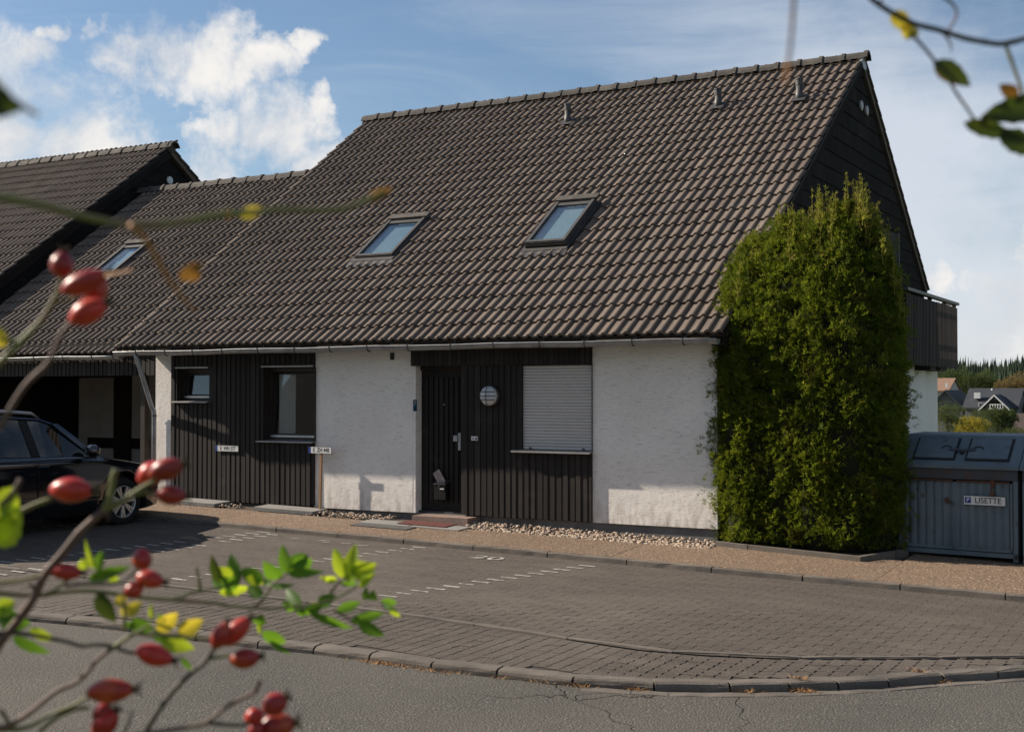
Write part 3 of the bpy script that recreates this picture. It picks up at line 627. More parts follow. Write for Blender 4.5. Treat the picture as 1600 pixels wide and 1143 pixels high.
# openings on the facade
fx = lambda px, py=650, y=0.0: float(HY(px, py, y)[0]); fz = lambda px, py, y=0.0: float(HY(px, py, y)[2])
XA, XB, XC, XD, XE_, XF = fx(243), fx(271), fx(491), fx(645), fx(926), -5.56
ZT = 2.50
def wall_base(x): return -.055
ZB = -.055
for a, b in ((XA, XB), (XC, XD), (XE_, XF)): box('wall', a, b, 0, .35, ZB, ZT, 'plaster', house)
box('wall', XF - .35, XF, .351, 13.12, ZB, 2.16, 'plaster', house)
mb = MB()
for a, b in [(XA + .01, XD - .0), (XD, XF - .012)]:
    mb.box(a, b, .03, .34, -.9, ZB)
mb.box(XF - .34, XF - .02, .35, 13.05, -.9, ZB); mb.build('plinth', 'plinth', house)
box('vent', fx(610), fx(616), -.012, .02, fz(613, 562), fz(613, 551), 'window_frame', house)
# side wall facing the carport
box('side_wall', XA, XA + .2, .351, 3.6, -.9, 2.30, 'plaster', house)
box('floor_slab', XA + .2, XF - .36, .36, 10, -.6, -.08, 'interior', house)
box('inner_wall', XA + .2, XF - .36, 2.6, 2.75, -.08, 2.4, 'interior', house)
box('ceiling', XA + .2, XF - .36, .36, 11, 2.42, 2.50, 'interior', house)

def boards(parent, x0, x1, z0, z1, y, pitch=.094, w=.060, th=.020, y_face=None, name='board', wb=None):
    """vertical boards proud of a backing; one object per board"""
    x = x0; lst = []
    while x < x1 - .012:
        ww = min(w * random.uniform(.93, 1.07), x1 - x)
        zz0 = z0 + random.uniform(-.004, .004)
        MB().box(x, x + ww, y - th * random.uniform(.85, 1.15), y, zz0, z1).build(name, 'dark_wood', parent); x += pitch
# left cladding with its two windows
CL = -.028
wl = (fx(412, 640, CL), fx(491, 640, CL), fz(450, 688, CL), fz(450, 574, CL))
ws = (fx(278, 600, CL), fx(327, 600, CL), fz(303, 626, CL), fz(303, 576, CL))
XB2 = XB - .02
clad = MB()
def backing(mb, x0, x1, z0, z1, holes, y0, y1):
    xs = sorted({x0, x1} | {h[0] for h in holes} | {h[1] for h in holes})
    for a, b in zip(xs[:-1], xs[1:]):
        hs = sorted([h for h in holes if h[0] < (a + b) / 2 < h[1]], key=lambda h: h[2]); z = z0
        for h in hs:
            if h[2] > z: mb.box(a, b, y0, y1, z, h[2])
            z = h[3]
        if z1 > z: mb.box(a, b, y0, y1, z, z1)
backing(clad, XB2, XC, ZB + .03, 2.46, [wl, ws], CL, .3)
cl1 = clad.build('wall_cladding', 'dark_wood', house)
def clad_boards(parent, x0, x1, z0, z1, holes, y, ztop=None):
    x = x0 + .01
    while x < x1 - .02:
        ww = min(.064 * random.uniform(.86, 1.18), x1 - x)
        spans = [(z0, z1)]
        for h in holes:
            if x + ww > h[0] and x < h[1]:
                spans = [q for s in spans for q in ((s[0], min(s[1], h[2])), (max(s[0], h[3]), s[1])) if q[1] - q[0] > .03]
        for s in spans:
            zz = s[0] + (random.uniform(-.004, .004) if s[0] == z0 else 0)
            MB().box(x, x + ww, y - .013 * random.uniform(.6, 1.3), y, zz, s[1]).build('board', 'dark_wood', parent)
        x += .094
clad_boards(cl1, XB2, XC, ZB + .02, 2.44, [(wl[0] - .03, wl[1], wl[2] - .05, wl[3] + .04), (ws[0] - .05, ws[1] + .03, ws[2] - .04, ws[3] + .03)], CL)

def window_unit(nm, r, depth, tilt, sill_over=.06, parent=house):
    x0, x1, z0, z1 = r; y = CL + depth
    fr = MB(); t = .055
    fr.box(x0, x0 + t, y, y + .07, z0, z1).box(x1 - t, x1, y, y + .07, z0, z1).box(x0 + t, x1 - t, y, y + .07, z1 - t, z1).box(x0 + t, x1 - t, y, y + .07, z0, z0 + t)
    w = fr.build(nm, 'window_frame', parent)
    # reveal lining
    MB().box(x0 - .012, x0 - .001, CL - .024, y, z0, z1).box(x1 - .0005, x1 + .0115, CL - .001, y, z0, z1).build('reveal', 'window_frame', w)
    # tilted sash: hinged below, leaning in at the top
    sx0, sx1, sz0, sz1 = x0 + t * .75, x1 - t * .75, z0 + t * .8, z1 - t * .75; h = sz1 - sz0; k = math.tan(tilt)
    def sb(a, b, c, d, name, mat, yo=.0, th=.045):
        P = [(a, c), (b, c), (b, d), (a, d)]; mb = MB(); mb.prism([(px_, y + .02 + yo + (pz - sz0) * k, pz) for px_, pz in P], (0, th, 0)); return mb.build(name, mat, w)
    q = .055
    sb(sx0, sx0 + q, sz0, sz1, 'sash', 'window_frame'); sb(sx1 - q, sx1, sz0, sz1, 'sash', 'window_frame'); sb(sx0 + q, sx1 - q, sz1 - q, sz1, 'sash', 'window_frame'); sb(sx0 + q, sx1 - q, sz0, sz0 + q, 'sash', 'window_frame')
    sb(sx0 + q, sx1 - q, sz0 + q, sz1 - q, 'pane', 'pane', .015, .008)
    MB().box(x0 + t, x1 - t, y - .012, y - .002, z0 + .045, z0 + .075).build('drip_rail', 'aluminium', w)
    MB().prism([(x0 - sill_over - .02, CL - .085, z0 - .028), (x0 - sill_over - .02, y, z0 - .004), (x0 - sill_over - .02, y, z0 + .004), (x0 - sill_over - .02, CL - .085, z0 - .012)], (x1 - x0 + (sill_over + .03) + .01, 0, 0)).build('window_sill', 'sill_metal', w)
    MB().box(x0 - .03, x1 - .002, CL - .035, CL - .0205, z1 + .006, z1 + .028).build('head_rail', 'sill_metal', w)
    return w
wbig = window_unit('window', wl, .10, math.radians(4.5))
wsm = window_unit('window', ws, .10, math.radians(5))
# white curtain inside the large window
def curtain(x0, x1, z0, z1, y):
    V = []; K = 60
    for i in range(K + 1):
        x = x0 + (x1 - x0) * i / K; yy = y + .022 * math.sin(i * 1.15) + .008 * math.sin(i * .5)
        V += [(x, yy, z0), (x, yy * 1 + .004, z1)]
    return link('curtain', me('curtain', V, [(2 * i, 2 * i + 2, 2 * i + 3, 2 * i + 1) for i in range(K)], 'curtain', True), label='white curtain hanging at the left side inside the large tilted window', cat='curtain')
curtain(wl[0] + .10, wl[0] + .42, wl[2] + .06, wl[3] - .06, .20)

# porch: door recess, cladding right of it, fascia above, shutter
YR = .14
DX0, DX1 = fx(654, 680, YR), fx(722.5, 680, 0)
ZF = fz(780, 570, CL)          # lower edge of the fascia cladding
DZ1 = fz(690, 572, YR)
sh = (fx(817, 640), fx(926, 640) + .0, fz(870, 703, CL), fz(870, 570, CL))
mb = MB(); mb.box(XD, DX0 - .0, .0, YR + .2, ZB, ZF + .3)   # white reveal left of the door is the plaster wall end
box('door_reveal', XD + .001, fx(654, 680, .0) - .05, .002, YR + .19, ZB, ZF, 'plaster', house)
clad2 = MB(); backing(clad2, DX1, XE_ + .0, ZB + .02, 2.46, [(sh[0], sh[1] - .001, sh[2], sh[3])], CL, .30); clad2.box(XD + .001, DX1 - .001, CL, .30, ZF, 2.46)
cl2 = clad2.build('wall_cladding', 'dark_wood', house)
clad_boards(cl2, DX1 + .03, XE_, ZB + .01, ZF - .004, [(sh[0] - .01, sh[1] + .2, sh[2] - .03, sh[3] + .5)], CL)
x = XD + .012
while x < XE_ - .02:
    MB().box(x, min(x + .068, XE_), CL - .020 - .022, CL - .021, ZF + .0, 2.44).build('board', 'dark_wood', cl2); x += .074
box('fascia_panel', XD + .002, XE_, CL - .0205, CL - .0005, ZF + .002, 2.45, 'dark_wood', cl2)
# roller shutter, one slat after another
shut = box('roller_shutter', sh[0] + .002, sh[1] - .002, .02, .05, sh[2], sh[3], 'shutter', house)
nsl = 27; hh = (sh[3] - sh[2]) / nsl
for i in range(nsl):
    z = sh[2] + i * hh; V = []
    for k, (dy, dz) in enumerate([(.0, 0), (-.006, .12), (-.0095, .5), (-.006, .85), (0, .93)]): V += [(sh[0] + .004, .012 + dy, z + dz * hh), (sh[1] - .004, .012 + dy, z + dz * hh)]
    link('slat', me('slat', V, [(2 * k, 2 * k + 1, 2 * k + 3, 2 * k + 2) for k in range(4)], 'shutter', True), shut)
MB().prism([(sh[0] - .11, CL - .10, sh[2] - .036), (sh[0] - .11, .02, sh[2] - .010), (sh[0] - .11, .02, sh[2] - .001), (sh[0] - .11, CL - .10, sh[2] - .014)], (sh[1] - sh[0] + .125, 0, 0)).build('window_sill', 'sill_metal', house)
for px in (829, 912): box('shutter_stop', fx(px) - .015, fx(px) + .015, -.02, .0, sh[2] + .01, sh[2] + .03, 'zinc_dark', house)
# door
dfr = MB(); t = .06; DY = YR + .0
dx0 = DX0 - .02; dz0 = ZB + .03
dfr.box(dx0, dx0 + t, DY - .02, DY + .1, dz0, DZ1).box(DX1 - t, DX1 - .001, DY - .02, DY + .1, dz0, DZ1).box(dx0 + t, DX1 - t, DY - .02, DY + .1, DZ1 - t, DZ1)
dfr.box(dx0, DX1 - .001, DY - .02, DY + .1, DZ1 + .001, ZF)
dfr.build('door_frame', 'dark_wood', house)
door = box('door', dx0 + t + .002, DX1 - t - .002, DY + .01, DY + .06, dz0, DZ1 - t - .004, 'dark_wood', house)
x = dx0 + t + .07
while x < DX1 - t - .1:
    MB().box(x, x + .052, DY - .012, DY + .0095, dz0 + .12, DZ1 - t - .09).build('board', 'dark_wood', door); x += .082
xh = fx(720, 690, DY - .02)
MB().box(xh - .035, xh + .005, DY - .035, DY + .008, fz(720, 703, DY), fz(720, 676, DY)).build('lock_plate', 'aluminium', door)
MB().box(xh - .095, xh - .037, DY - .06, DY + .008, fz(717, 689, DY), fz(717, 680, DY)).build('door_handle', 'aluminium', door)
MB().lathe((fx(693, 632, DY), DY + .009, fz(693, 632, DY)), (0, -1, 0), [(.014, 0), (.014, .006), (.006, .010)], 10).build('peephole', 'aluminium', door)
MB().box(dx0 + .002, DX1 - .002, DY - .06, DY + .1, ZB - .01, dz0 - .001).build('door_sill', 'zinc_dark', house)
# bell plate
xb_, zb_ = fx(742.5, 684.5, CL - .02), fz(742.5, 684.5, CL - .02)
bell = MB().box(xb_ - .055, xb_ + .045, CL - .034, CL - .0205, zb_ - .028, zb_ + .028).build('bell_plate', 'plate_white', house)
MB().box(xb_ + .012, xb_ + .035, CL - .038, CL - .0345, zb_ - .015, zb_ + .010).build('bell_button', 'plate_black', bell)
MB().box(xb_ - .045, xb_ - .01, CL - .0355, CL - .0345, zb_ - .012, zb_ + .002).build('name_strip', 'render_grey', bell)

# round bulkhead lamp
lx, lz = fx(766, 618, CL - .03), fz(766, 618, CL - .03); Rl = .142
lamp = thing('wall_lamp', (lx, CL, lz), 'round white glass wall lamp with a dark wire guard beside the front door', 'lamp')
MB().lathe((lx, CL - .021, lz), (0, -1, 0), [(Rl, 0), (Rl, .035), (Rl * .93, .045)], 28).build('base', 'zinc_dark', lamp, smooth=False)
MB().lathe((lx, CL - .06, lz), (0, -1, 0), [(Rl * .92, 0), (Rl * .88, .03), (Rl * .7, .058), (Rl * .4, .075), (.01, .082)], 28).build('lamp_glass', 'lamp_glass', lamp, smooth=True)
def arc(u, horiz):
    pts = []
    for k in range(-8, 9):
        v = k / 8; rr = math.sqrt(max(0, 1 - u * u)) * .9 * Rl; a = v * rr; b = u * .9 * Rl; d = math.sqrt(max(0, 1 - (a * a + b * b) / (Rl * Rl))); pts.append((lx + (a if horiz else b), CL - .07 - .085 * d, lz + (b if horiz else a)))
    return pts
for u, hzn in [(0, False), (.42, True), (0, True), (-.42, True)]: MB().tube(arc(u, hzn), .0055, 6).build('guard_bar', 'zinc_dark', lamp)

# eave: rafters, deck, gutter with brackets
main_roof = deck('roof', house, E0, XL, XR, .02, SR - .05)
def in_rects(rects): return lambda x, s: any(a <= x <= b and c <= s <= d for a, b, c, d in rects)
def sky_rect(px_bl, px_br, px_tr):
    xb, sb, _ = roof_hit(*px_bl, .05); xr, sr, _ = roof_hit(*px_br, .05); xt, st, _ = roof_hit(*px_tr, .05)
    return xb, max(xr, xt) if False else xr, (sb + sr) / 2, st
SK1 = sky_rect((556, 403), (612, 402), (663, 341)); SK2 = sky_rect((823, 387), (884, 385), (919, 318))
tile_field(main_roof, E0, XR, 33, 24, in_rects([(SK1[0] + .12, SK1[1] - .12, SK1[2] + .1, SK1[3] - .1), (SK2[0] + .12, SK2[1] - .12, SK2[2] + .1, SK2[3] - .1)]))
ridge_caps(main_roof, (PEAK[1], PEAK[2] + .03), XL - .02, XR, .372)
mb = MB(); mb.box(XR - .02, XR + .045, PEAK[1] - .14, PEAK[1] + .14, PEAK[2] - .10, PEAK[2] + .10); 
MB().prism([(XR - .03, PEAK[1] - .16, PEAK[2] - .10), (XR - .03, PEAK[1] - .05, PEAK[2] + .075), (XR - .03, PEAK[1] + .05, PEAK[2] + .075), (XR - .03, PEAK[1] + .17, PEAK[2] - .10), (XR - .03, PEAK[1] + .1, PEAK[2] - .2), (XR - .03, PEAK[1] - .05, PEAK[2] - .2)], (.05, 0, 0)).build('ridge_end_cap', 'zinc', main_roof)
# rear slope
YB, ZBk = 11.09, 3.61
rs = np.array([0, YB - PEAK[1], ZBk - PEAK[2]]); rl = np.linalg.norm(rs); ru = rs / rl; rn = np.array([0, -ru[2], ru[1]])
P4 = [np.array([a, PEAK[1], PEAK[2]]) + ru * s for a, s in [(XL, 0), (XR, 0), (XR, rl), (XL, rl)]]
rear = MB().prism(P4, -rn * .12).build('rear_roof', 'roof_tile', house)
for i in range(18):     # verge tiles seen edge-on along the rear rake
    s0 = i * rl / 18; q = [np.array([XR - .25, PEAK[1], PEAK[2]]) + ru * s for s in (s0, s0 + rl / 18 + .03)]
    MB().prism([q[0] + rn * .012, q[1] + rn * .038, q[1] + rn * .002, q[0] - rn * .03], (.28, 0, 0)).build('verge_tile', 'roof_tile', rear)
mb = MB(); k = 0
xr_ = XA + .05
rafters = []
while xr_ < XR - .1:
    q = [RP(0, s, h) for s, h in [(.06, -.055), (.06, -.14), (.10, -.17), (1.2, -.17), (1.2, -.055)]]
    MB().prism([(xr_, p[1], p[2]) for p in q], (.08, 0, 0)).build('rafter', 'dark_wood_deep', main_roof); xr_ += .63
def gutter(parent, x0, x1, y, z0, z1, r=.062, sag=.006, brackets=None):
    K = int((x1 - x0) / .3); V = []; seg = 9
    for side in (0, 1):
        rr = r - .003 * side
        for i in range(K + 1):
            x = x0 + (x1 - x0) * i / K; z = z0 + (z1 - z0) * i / K + sag * math.sin(i * .9) * (.5 if i % 2 else 1)
            for k in range(seg + 1):
                a = math.pi + math.pi * k / seg; V.append((x, y + rr * math.cos(a), z + rr * math.sin(a) * 1.05))
    m = seg + 1; off = (K + 1) * m
    Fq = [(i * m + k, i * m + k + 1, (i + 1) * m + k + 1, (i + 1) * m + k) for i in range(K) for k in range(seg)]
    Fq += [(off + (i + 1) * m + k, off + (i + 1) * m + k + 1, off + i * m + k + 1, off + i * m + k) for i in range(K) for k in range(seg)]
    g = link('gutter', me('gutter', V, Fq, 'zinc', True), parent)
    zz = lambda x: z0 + (z1 - z0) * (x - x0) / (x1 - x0)
    MB().tube([(x0 + (x1 - x0) * i / K, y - r, z0 + (z1 - z0) * i / K + sag * math.sin(i * .9) * (.5 if i % 2 else 1)) for i in range(K + 1)], .0085, 6).build('gutter_bead', 'zinc', g, smooth=True)
    for xe in (x0, x1):
        MB().prism([(xe, y + r * math.cos(math.pi + math.pi * k / 8), zz(xe) + r * math.sin(math.pi + math.pi * k / 8) * 1.05) for k in range(9)], (.004, 0, 0)).build('end_cap', 'zinc', g)
    for xb in brackets:
        pts = [(xb, y + (r + .004) * math.cos(math.pi + math.pi * k / 8), zz(xb) + (r + .004) * math.sin(math.pi + math.pi * k / 8) * 1.05) for k in range(9)]
        b = MB(); b.tube([(xb, y - r - .008, zz(xb) + .014)] + pts + [(xb, y + r + .02, zz(xb) + .08)], .0075, 5); b.tube([(xb, y - r, zz(xb) + .012), (xb, y, zz(xb) + .02), (xb, y + r, zz(xb) + .04)], .005, 5)
        b.build('gutter_bracket', 'zinc_dark', g)
    return g
GY = -.455
gx0 = float(HY(181, 553, GY)[0]); gx1 = float(HY(1122, 535, GY)[0])
g0 = fz(181, 550, GY - .06); g1 = fz(1120, 528.5, GY - .06)
gutter(house, gx0, gx1, GY, g0, g1, brackets=[float(HY(p, 540, GY - .06)[0]) for p in (212, 257, 300, 346, 402, 459, 514, 573, 636, 703, 770, 842, 912, 987, 1066)])
# downpipe: slanting from the gutter outlet back to the wall, then down
ox = float(HY(212, 558, GY)[0]); wx = float(HY(241, 640, -.07)[0]); wz = fz(241, 640, -.07)
dp = MB(); dp.tube([(ox, GY, g0 - .045), (ox + .02, GY, g0 - .09), (wx - .03, -.10, wz + .05), (wx, -.075, wz - .02), (wx, -.07, wz - .12), (wx, -.07, -.05)], .036, 12)
dpo = dp.build('downpipe', 'zinc', house, smooth=True)
for z in (wz - .1, .5, .1): MB().lathe((wx, -.07, z), (0, 0, 1), [(.040, 0), (.040, .02)], 12).build('pipe_clip', 'zinc_dark', dpo)

# skylights
def skylight(rect, lift, parent, origin=E0, name='skylight'):
    x0, x1, s0, s1 = rect
    P = lambda x, s, h: RP(x, s, h, origin)
    def slab(a, b, c, d, h0, h1, nm, mat, par): return MB().prism([P(a, c, h0), P(b, c, h0), P(b, d, h0), P(a, d, h0)], NS * (h1 - h0)).build(nm, mat, par)
    w = .065
    fr = MB()
    for a, b, c, d in [(x0, x0 + w, s0, s1), (x1 - w, x1, s0, s1), (x0 + w, x1 - w, s0, s0 + w), (x0 + w, x1 - w, s1 - w, s1)]:
        fr.prism([P(a, c, -.08), P(b, c, -.08), P(b, d, -.08), P(a, d, -.08)], NS * (lift + .08 - .002))
    sk = fr.build(name, 'zinc_dark', parent)
    for a, b, c, d in [(x0 + .004, x0 + w * .8, s0, s1), (x1 - w * .8, x1 - .004, s0, s1)]: slab(a, b, c + .01, d, lift, lift + .014, 'sash_cover', 'sash_metal', sk)
    slab(x0 + w * .8, x1 - w * .8, s0 + .012, s0 + w, lift, lift + .012, 'sash_cover', 'sash_metal', sk)
    slab(x0 + w * .7, x1 - w * .7, s0 + w * .7, s1 - w * .7, lift - .022, lift - .012, 'pane', 'sky_pane', sk)
    slab(x0 + w, x1 - w, s1 - w - .10, s1 - w - .02, lift - .012, lift + .004, 'vent_flap', 'sash_metal', sk)
    slab(x0 - .02, x1 + .03, s1 - .05, s1 + .09, lift - .01, lift + .035, 'hood', 'ridge_tile', sk)
    slab(x0, x1, s0 - .02, s0, -.02, lift * .75, 'front_rail', 'window_frame', sk)
    slab(x0 - .05, x1 + .04, s0 - .10, s0 - .02, .045, .062, 'flashing', 'sash_metal', sk)
    for sd in (x0 - .05, x1 + .002): slab(sd, sd + .045, s0 - .05, s1 + .03, .035, .058, 'flashing', 'zinc_dark', sk)
    V = []; K = 28                      # lead apron dressed over the rolls
    for i in range(K + 1):
        x = x0 - .06 + (x1 - x0 + .12) * i / K; ph = ((XR - x) % (TW / 2)) / (TW / 2); hgt = .035 + .028 * math.exp(-((ph - .28) / .17) ** 2)
        V += [tuple(P(x, s0 - .09, .055)), tuple(P(x, s0 - .23 - random.uniform(0, .01), hgt))]
    link('lead_apron', me('lead_apron', V, [(2 * i + 1, 2 * i + 3, 2 * i + 2, 2 * i) for i in range(K)], 'zinc_dark', True), sk)
    # blind added so the pane is not a hole; pale blue imitates reflected sky
    slab(x0 + w, x1 - w, s0 + w, s1 - w, lift - .075, lift - .067, 'added_blind', 'blind_sky_tint', sk)
    return sk
skylight(SK1, .085, house); skylight(SK2, .135, house)

# vent pipes
for (b, t) in [((887, 192), 162), ((1122, 167), 138), ((1249, 155), 122)]:
    x, s, p = roof_hit(*b, .03); zt = hit(b[0], t, (0, 1, 0), p[1])[2]; h = zt - p[2]
    vp = MB().tube([p - (0, 0, .05), p + (0, 0, .10), p + (0, 0, .11), (p[0], p[1], zt - .10)], [.062, .062, .052, .052], 14).build('vent_pipe', 'zinc_dark', house, smooth=True)
    MB().lathe((p[0], p[1], zt - .12), (0, 0, 1), [(.058, 0), (.060, .09), (.066, .09), (.066, .11), (.02, .125)], 14).build('vent_cap', 'zinc_dark', vp)
    for sg in (-.05, .05): MB().tube([(p[0] + sg, p[1], zt - .03), (p[0] + sg * 1.1, p[1], zt + .03)], .008, 5).build('cap_tab', 'zinc_dark', vp)
    MB().prism([RP(x - .10, s - .14, .062), RP(x + .12, s - .14, .062), RP(x + .12, s + .12, .05), RP(x - .10, s + .12, .05)], NS * .010).build('flashing', 'zinc_dark', vp)

# gable: triangular wall clad with large slates
GX = XR - .06
def clip(poly, n, c):  # keep n.p <= c  (2-D)
    out = []
    for i in range(len(poly)):
        a, b = poly[i], poly[(i + 1) % len(poly)]; da = n[0] * a[0] + n[1] * a[1] - c; db = n[0] * b[0] + n[1] * b[1] - c
        if da <= 0: out.append(a)
        if da * db < 0: t_ = da / (da - db); out.append((a[0] + (b[0] - a[0]) * t_, a[1] + (b[1] - a[1]) * t_))
    return out
ny, nz_ = -math.sin(TH), math.cos(TH)
c_front = ny * E0[1] + nz_ * E0[2] + .005
c_rear = rn[1] * PEAK[1] + rn[2] * PEAK[2] - .03
def gable(parent, gx, z0, y0, y1, rows, zrow, cf, crn, first_z, name='gable_wall', w=.62, thick=.012):
    tri = [(y0, z0), (y1, z0), (y1, 12), (y0, 12)]; tri = clip(tri, (ny, nz_), cf); tri = clip(tri, (rn[1], rn[2]), crn)
    g = MB().prism([(gx - .2, y, z) for y, z in tri], (.2, 0, 0)).build(name, 'verge_slate', parent)
    r = 0; z = z0
    while z < first_z + rows * zrow:
        yy = y0 - (w / 2 if r % 2 else 0) - .1
        while yy < y1:
            q = [(yy + .003, z), (yy + w - .003, z), (yy + w - .003, z + zrow + .02), (yy + .003, z + zrow + .02)]
            q = clip(clip(q, (ny, nz_), cf - .012), (rn[1], rn[2]), crn - .012); q = clip(clip(q, (-1, 0), -y0), (1, 0), y1)
            if len(q) >= 3 and max(p[1] for p in q) - min(p[1] for p in q) > .03:
                V0 = [(gx + thick * (1.9 - 1.2 * (pz - z) / zrow), py, pz) for py, pz in q]; V1 = [(gx + .001, py, pz) for py, pz in q]; n = len(q)
                Fq = [tuple(range(n)), tuple(range(2 * n - 1, n - 1, -1))] + [(i, n + i, n + (i + 1) % n, (i + 1) % n) for i in range(n)]
                link('slate_panel', me('slate_panel', V0 + V1, Fq, 'verge_slate'), g)
            yy += w
        z += zrow; r += 1
    return g
gab = gable(house, GX, 2.20, -.15, 11.0, 20, .253, c_front, c_rear, 2.2)
for p in [(1345, 165), (1353.5, 173)]:
    q = HX(*p, GX + .025); MB().lathe(q, (1, 0, 0), [(.085, -.01), (.085, .02), (.06, .03)], 18).build('vent_disc', 'sill_metal', gab)
# white frame of the balcony door in the gable
fy1 = float(HX(1398, 400, GX)[1]); fzt = float(HX(1398, 367, GX)[2])
MB().box(GX + .03, GX + .06, fy1 - 1.3, fy1, 3.35, fzt).build('balcony_door', 'interior', house)
MB().box(GX + .03, GX + .075, fy1, fy1 + .035, 3.3, fzt + .03).build('door_trim', 'sash_metal', house)
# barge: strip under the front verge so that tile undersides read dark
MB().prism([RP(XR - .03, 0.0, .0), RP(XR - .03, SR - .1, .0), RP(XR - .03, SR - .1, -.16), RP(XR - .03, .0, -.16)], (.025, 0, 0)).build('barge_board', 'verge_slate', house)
box('soffit_return', XF - .02, GX + .01, -.14, 9.0, 2.17, 2.21, 'window_frame', house)

# balcony at the rear end of the gable side
BXp = -5.18
bal = thing('balcony_anchor', (BXp, 10, 2.1), None, None); bpy.data.objects.remove(bal)
yb0, yb1 = 8.6, float(HX(1497, 520, BXp)[1]); zb0 = float(HX(1497, 575, BXp)[2]); zb1 = float(HX(1495, 481, BXp)[2]); zr = float(HX(1495, 474, BXp)[2])
balc = MB().box(-6.9, BXp - .06, 11.3, yb1 - .05, zb0 + .05, zb0 + .20).box(XF + .005, BXp - .06, yb0, 11.299, zb0 + .05, zb0 + .20).build('balcony', 'balcony_wood', house)
y = yb0
while y < yb1 - .02:
    MB().box(BXp - .025, BXp, y, y + .080 * random.uniform(.9, 1.05), zb0 - random.uniform(0, .012), zb1 + random.uniform(-.006, .006)).build('slat', 'balcony_wood', balc); y += .128
xx = BXp - .08
while xx > -6.9:
    MB().box(xx - .085, xx, yb1 - .03, yb1 - .005, zb0, zb1).build('slat', 'balcony_wood', balc); xx -= .15
MB().box(BXp - .09, BXp + .02, yb0, yb1 + .06, zr - .035, zr + .02).build('handrail', 'sash_metal', balc)
MB().box(-6.9, BXp - .091, yb1 - .06, yb1 + .03, zr - .035, zr + .02).build('handrail', 'zinc', balc)
for yp in (yb0 + .3, yb0 + 2.2, 12.2, yb1 - .12): MB().box(BXp - .10, BXp - .03, yp, yp + .08, zb0, zr - .036).build('rail_post', 'balcony_wood', balc)
for yy in (zb0 + .35, zb1 - .25): MB().box(BXp - .055, BXp - .026, yb0, yb1 - .03, yy, yy + .10).build('rail', 'balcony_wood', balc)
for p0, p1 in [(1434, 1443), (1450, 1460)]:
    a = float(HX(p0, 571, XF + .06)[1]); b = float(HX(p1, 571, XF + .06)[1]); MB().box(XF - .3, XF + .30, a, b, 2.165 - .13, zb0 + .049).build('beam', 'balcony_wood', balc)
MB().box(-6.6, XF - .1, 13.13, yb1 - .1, zb0 - .34, zb0 + .04).build('beam', 'balcony_wood', balc)

# doorstep, mat and slabs
sx0 = float(HY(634, 800, -.28)[0]); sx1 = float(HY(724, 800, -.28)[0]); sz = -.062
MB().box(sx0 + .1, sx1 + .06, -.28, .029, -.30, sz).build('doorstep', 'step_stone', house)
def flat(name, pts, off, h, mat, **k):
    V = [(p[0], p[1], zpath(p[0], p[1]) + off) for p in pts]; return MB().prism(V, (0, 0, h)).build(name, mat, **k)
c = [GP(600, 812), GP(752, 822), GP(730, 830), GP(560, 818)]
mxa, mxb = float(HY(632, 808, -.45)[0]), float(HY(706, 812, -.45)[0])
dm = flat('doormat', [(mxa, -.62), (mxb, -.62), (mxb, -.32), (mxa, -.32)], .012, .012, 'mat_red', label='dark red doormat lying on the slabs in front of the door step', cat='doormat')
def slab_at(px0, px1, y0, y1, off, mat='slab', nm='stone_slab'):
    a = GP(*px0)[0]; b = GP(*px1)[0]; return flat(nm, [(a, y0), (b, y0), (b, y1), (a, y1)], off, .05, mat, parent=path)
slab_at((596, 808), (672, 814), -.72, -.40, -.040); slab_at((676, 814), (752, 820), -.72, -.40, -.038)
g1_ = GP(620, 815); flat('door_grate', [(GP(585, 812)[0], -.98), (GP(668, 820)[0], -.98), (GP(668, 820)[0], -.735), (GP(585, 812)[0], -.735)], .004, .008, 'mat_grey', parent=path)
slab_at((228, 790), (318, 794), -.42, -.06, -.01); slab_at((400, 795), (505, 800), -.40, -.06, -.01)

# ------------------------------------------------------------ carport wing (lower roof between the two gables)
wing = thing('carport_house', (-17.5, 2, -.1), 'low carport wing with brown tiled roof, dark fascia boards and shaded back wall', 'carport')
E1 = E0 - NS * .30; s_e = float((np.array([0, .02, 0]) - E1)[1] / US[1]); E1 = E1 + US * s_e
XG = -20.25
lr = hit(212.6, 300, NS, NS @ E1 + .03); S1 = float((lr - E1) @ US)
wr = deck('roof', wing, E1, XG, XL + .35, .02, S1)
sk3 = None
def wing_rect():
    def h(px, py): p = hit(px, py, NS, NS @ E1 + .07); return p[0], float((p - E1) @ US)
    a = h(142, 428); b = h(175, 428); c = h(209, 381); return (a[0], b[0], a[1], c[1])
SK3 = wing_rect()
cols1 = int((XL + .30 - XG) / TW) + 1
tile_field(wr, E1, XL + .30, cols1, int(S1 / TG) + 1, lambda x, s: x < XG + .02 or (SK3[0] + .12 < x < SK3[1] - .12 and SK3[2] + .1 < s < SK3[3] - .1), limit=300)
RW = E1 + US * S1 + NS * .03
ridge_caps(wr, (RW[1] + .02, RW[2] + .03), XG + .02, XL - .05, .372)
MB().prism([(XG, RW[1], RW[2] - .06), (XL - .0, RW[1], RW[2] - .06), (XL, RW[1] + 4, RW[2] - 2.9), (XG, RW[1] + 4, RW[2] - 2.9)], (0, 0, -.1)).build('rear_roof', 'roof_tile', wing)
skylight(SK3, .085, wing, E1)
wx0 = float(HY(-60, 560, .0)[0])
gz = fz(150, 556.5, -.07)
gutter(wing, XG - 1.5, float(HY(190, 556, -.04)[0]), -.045, gz, gz, r=.058, brackets=[float(HY(p, 556, -.07)[0]) for p in (10, 55, 100, 145, 178)])
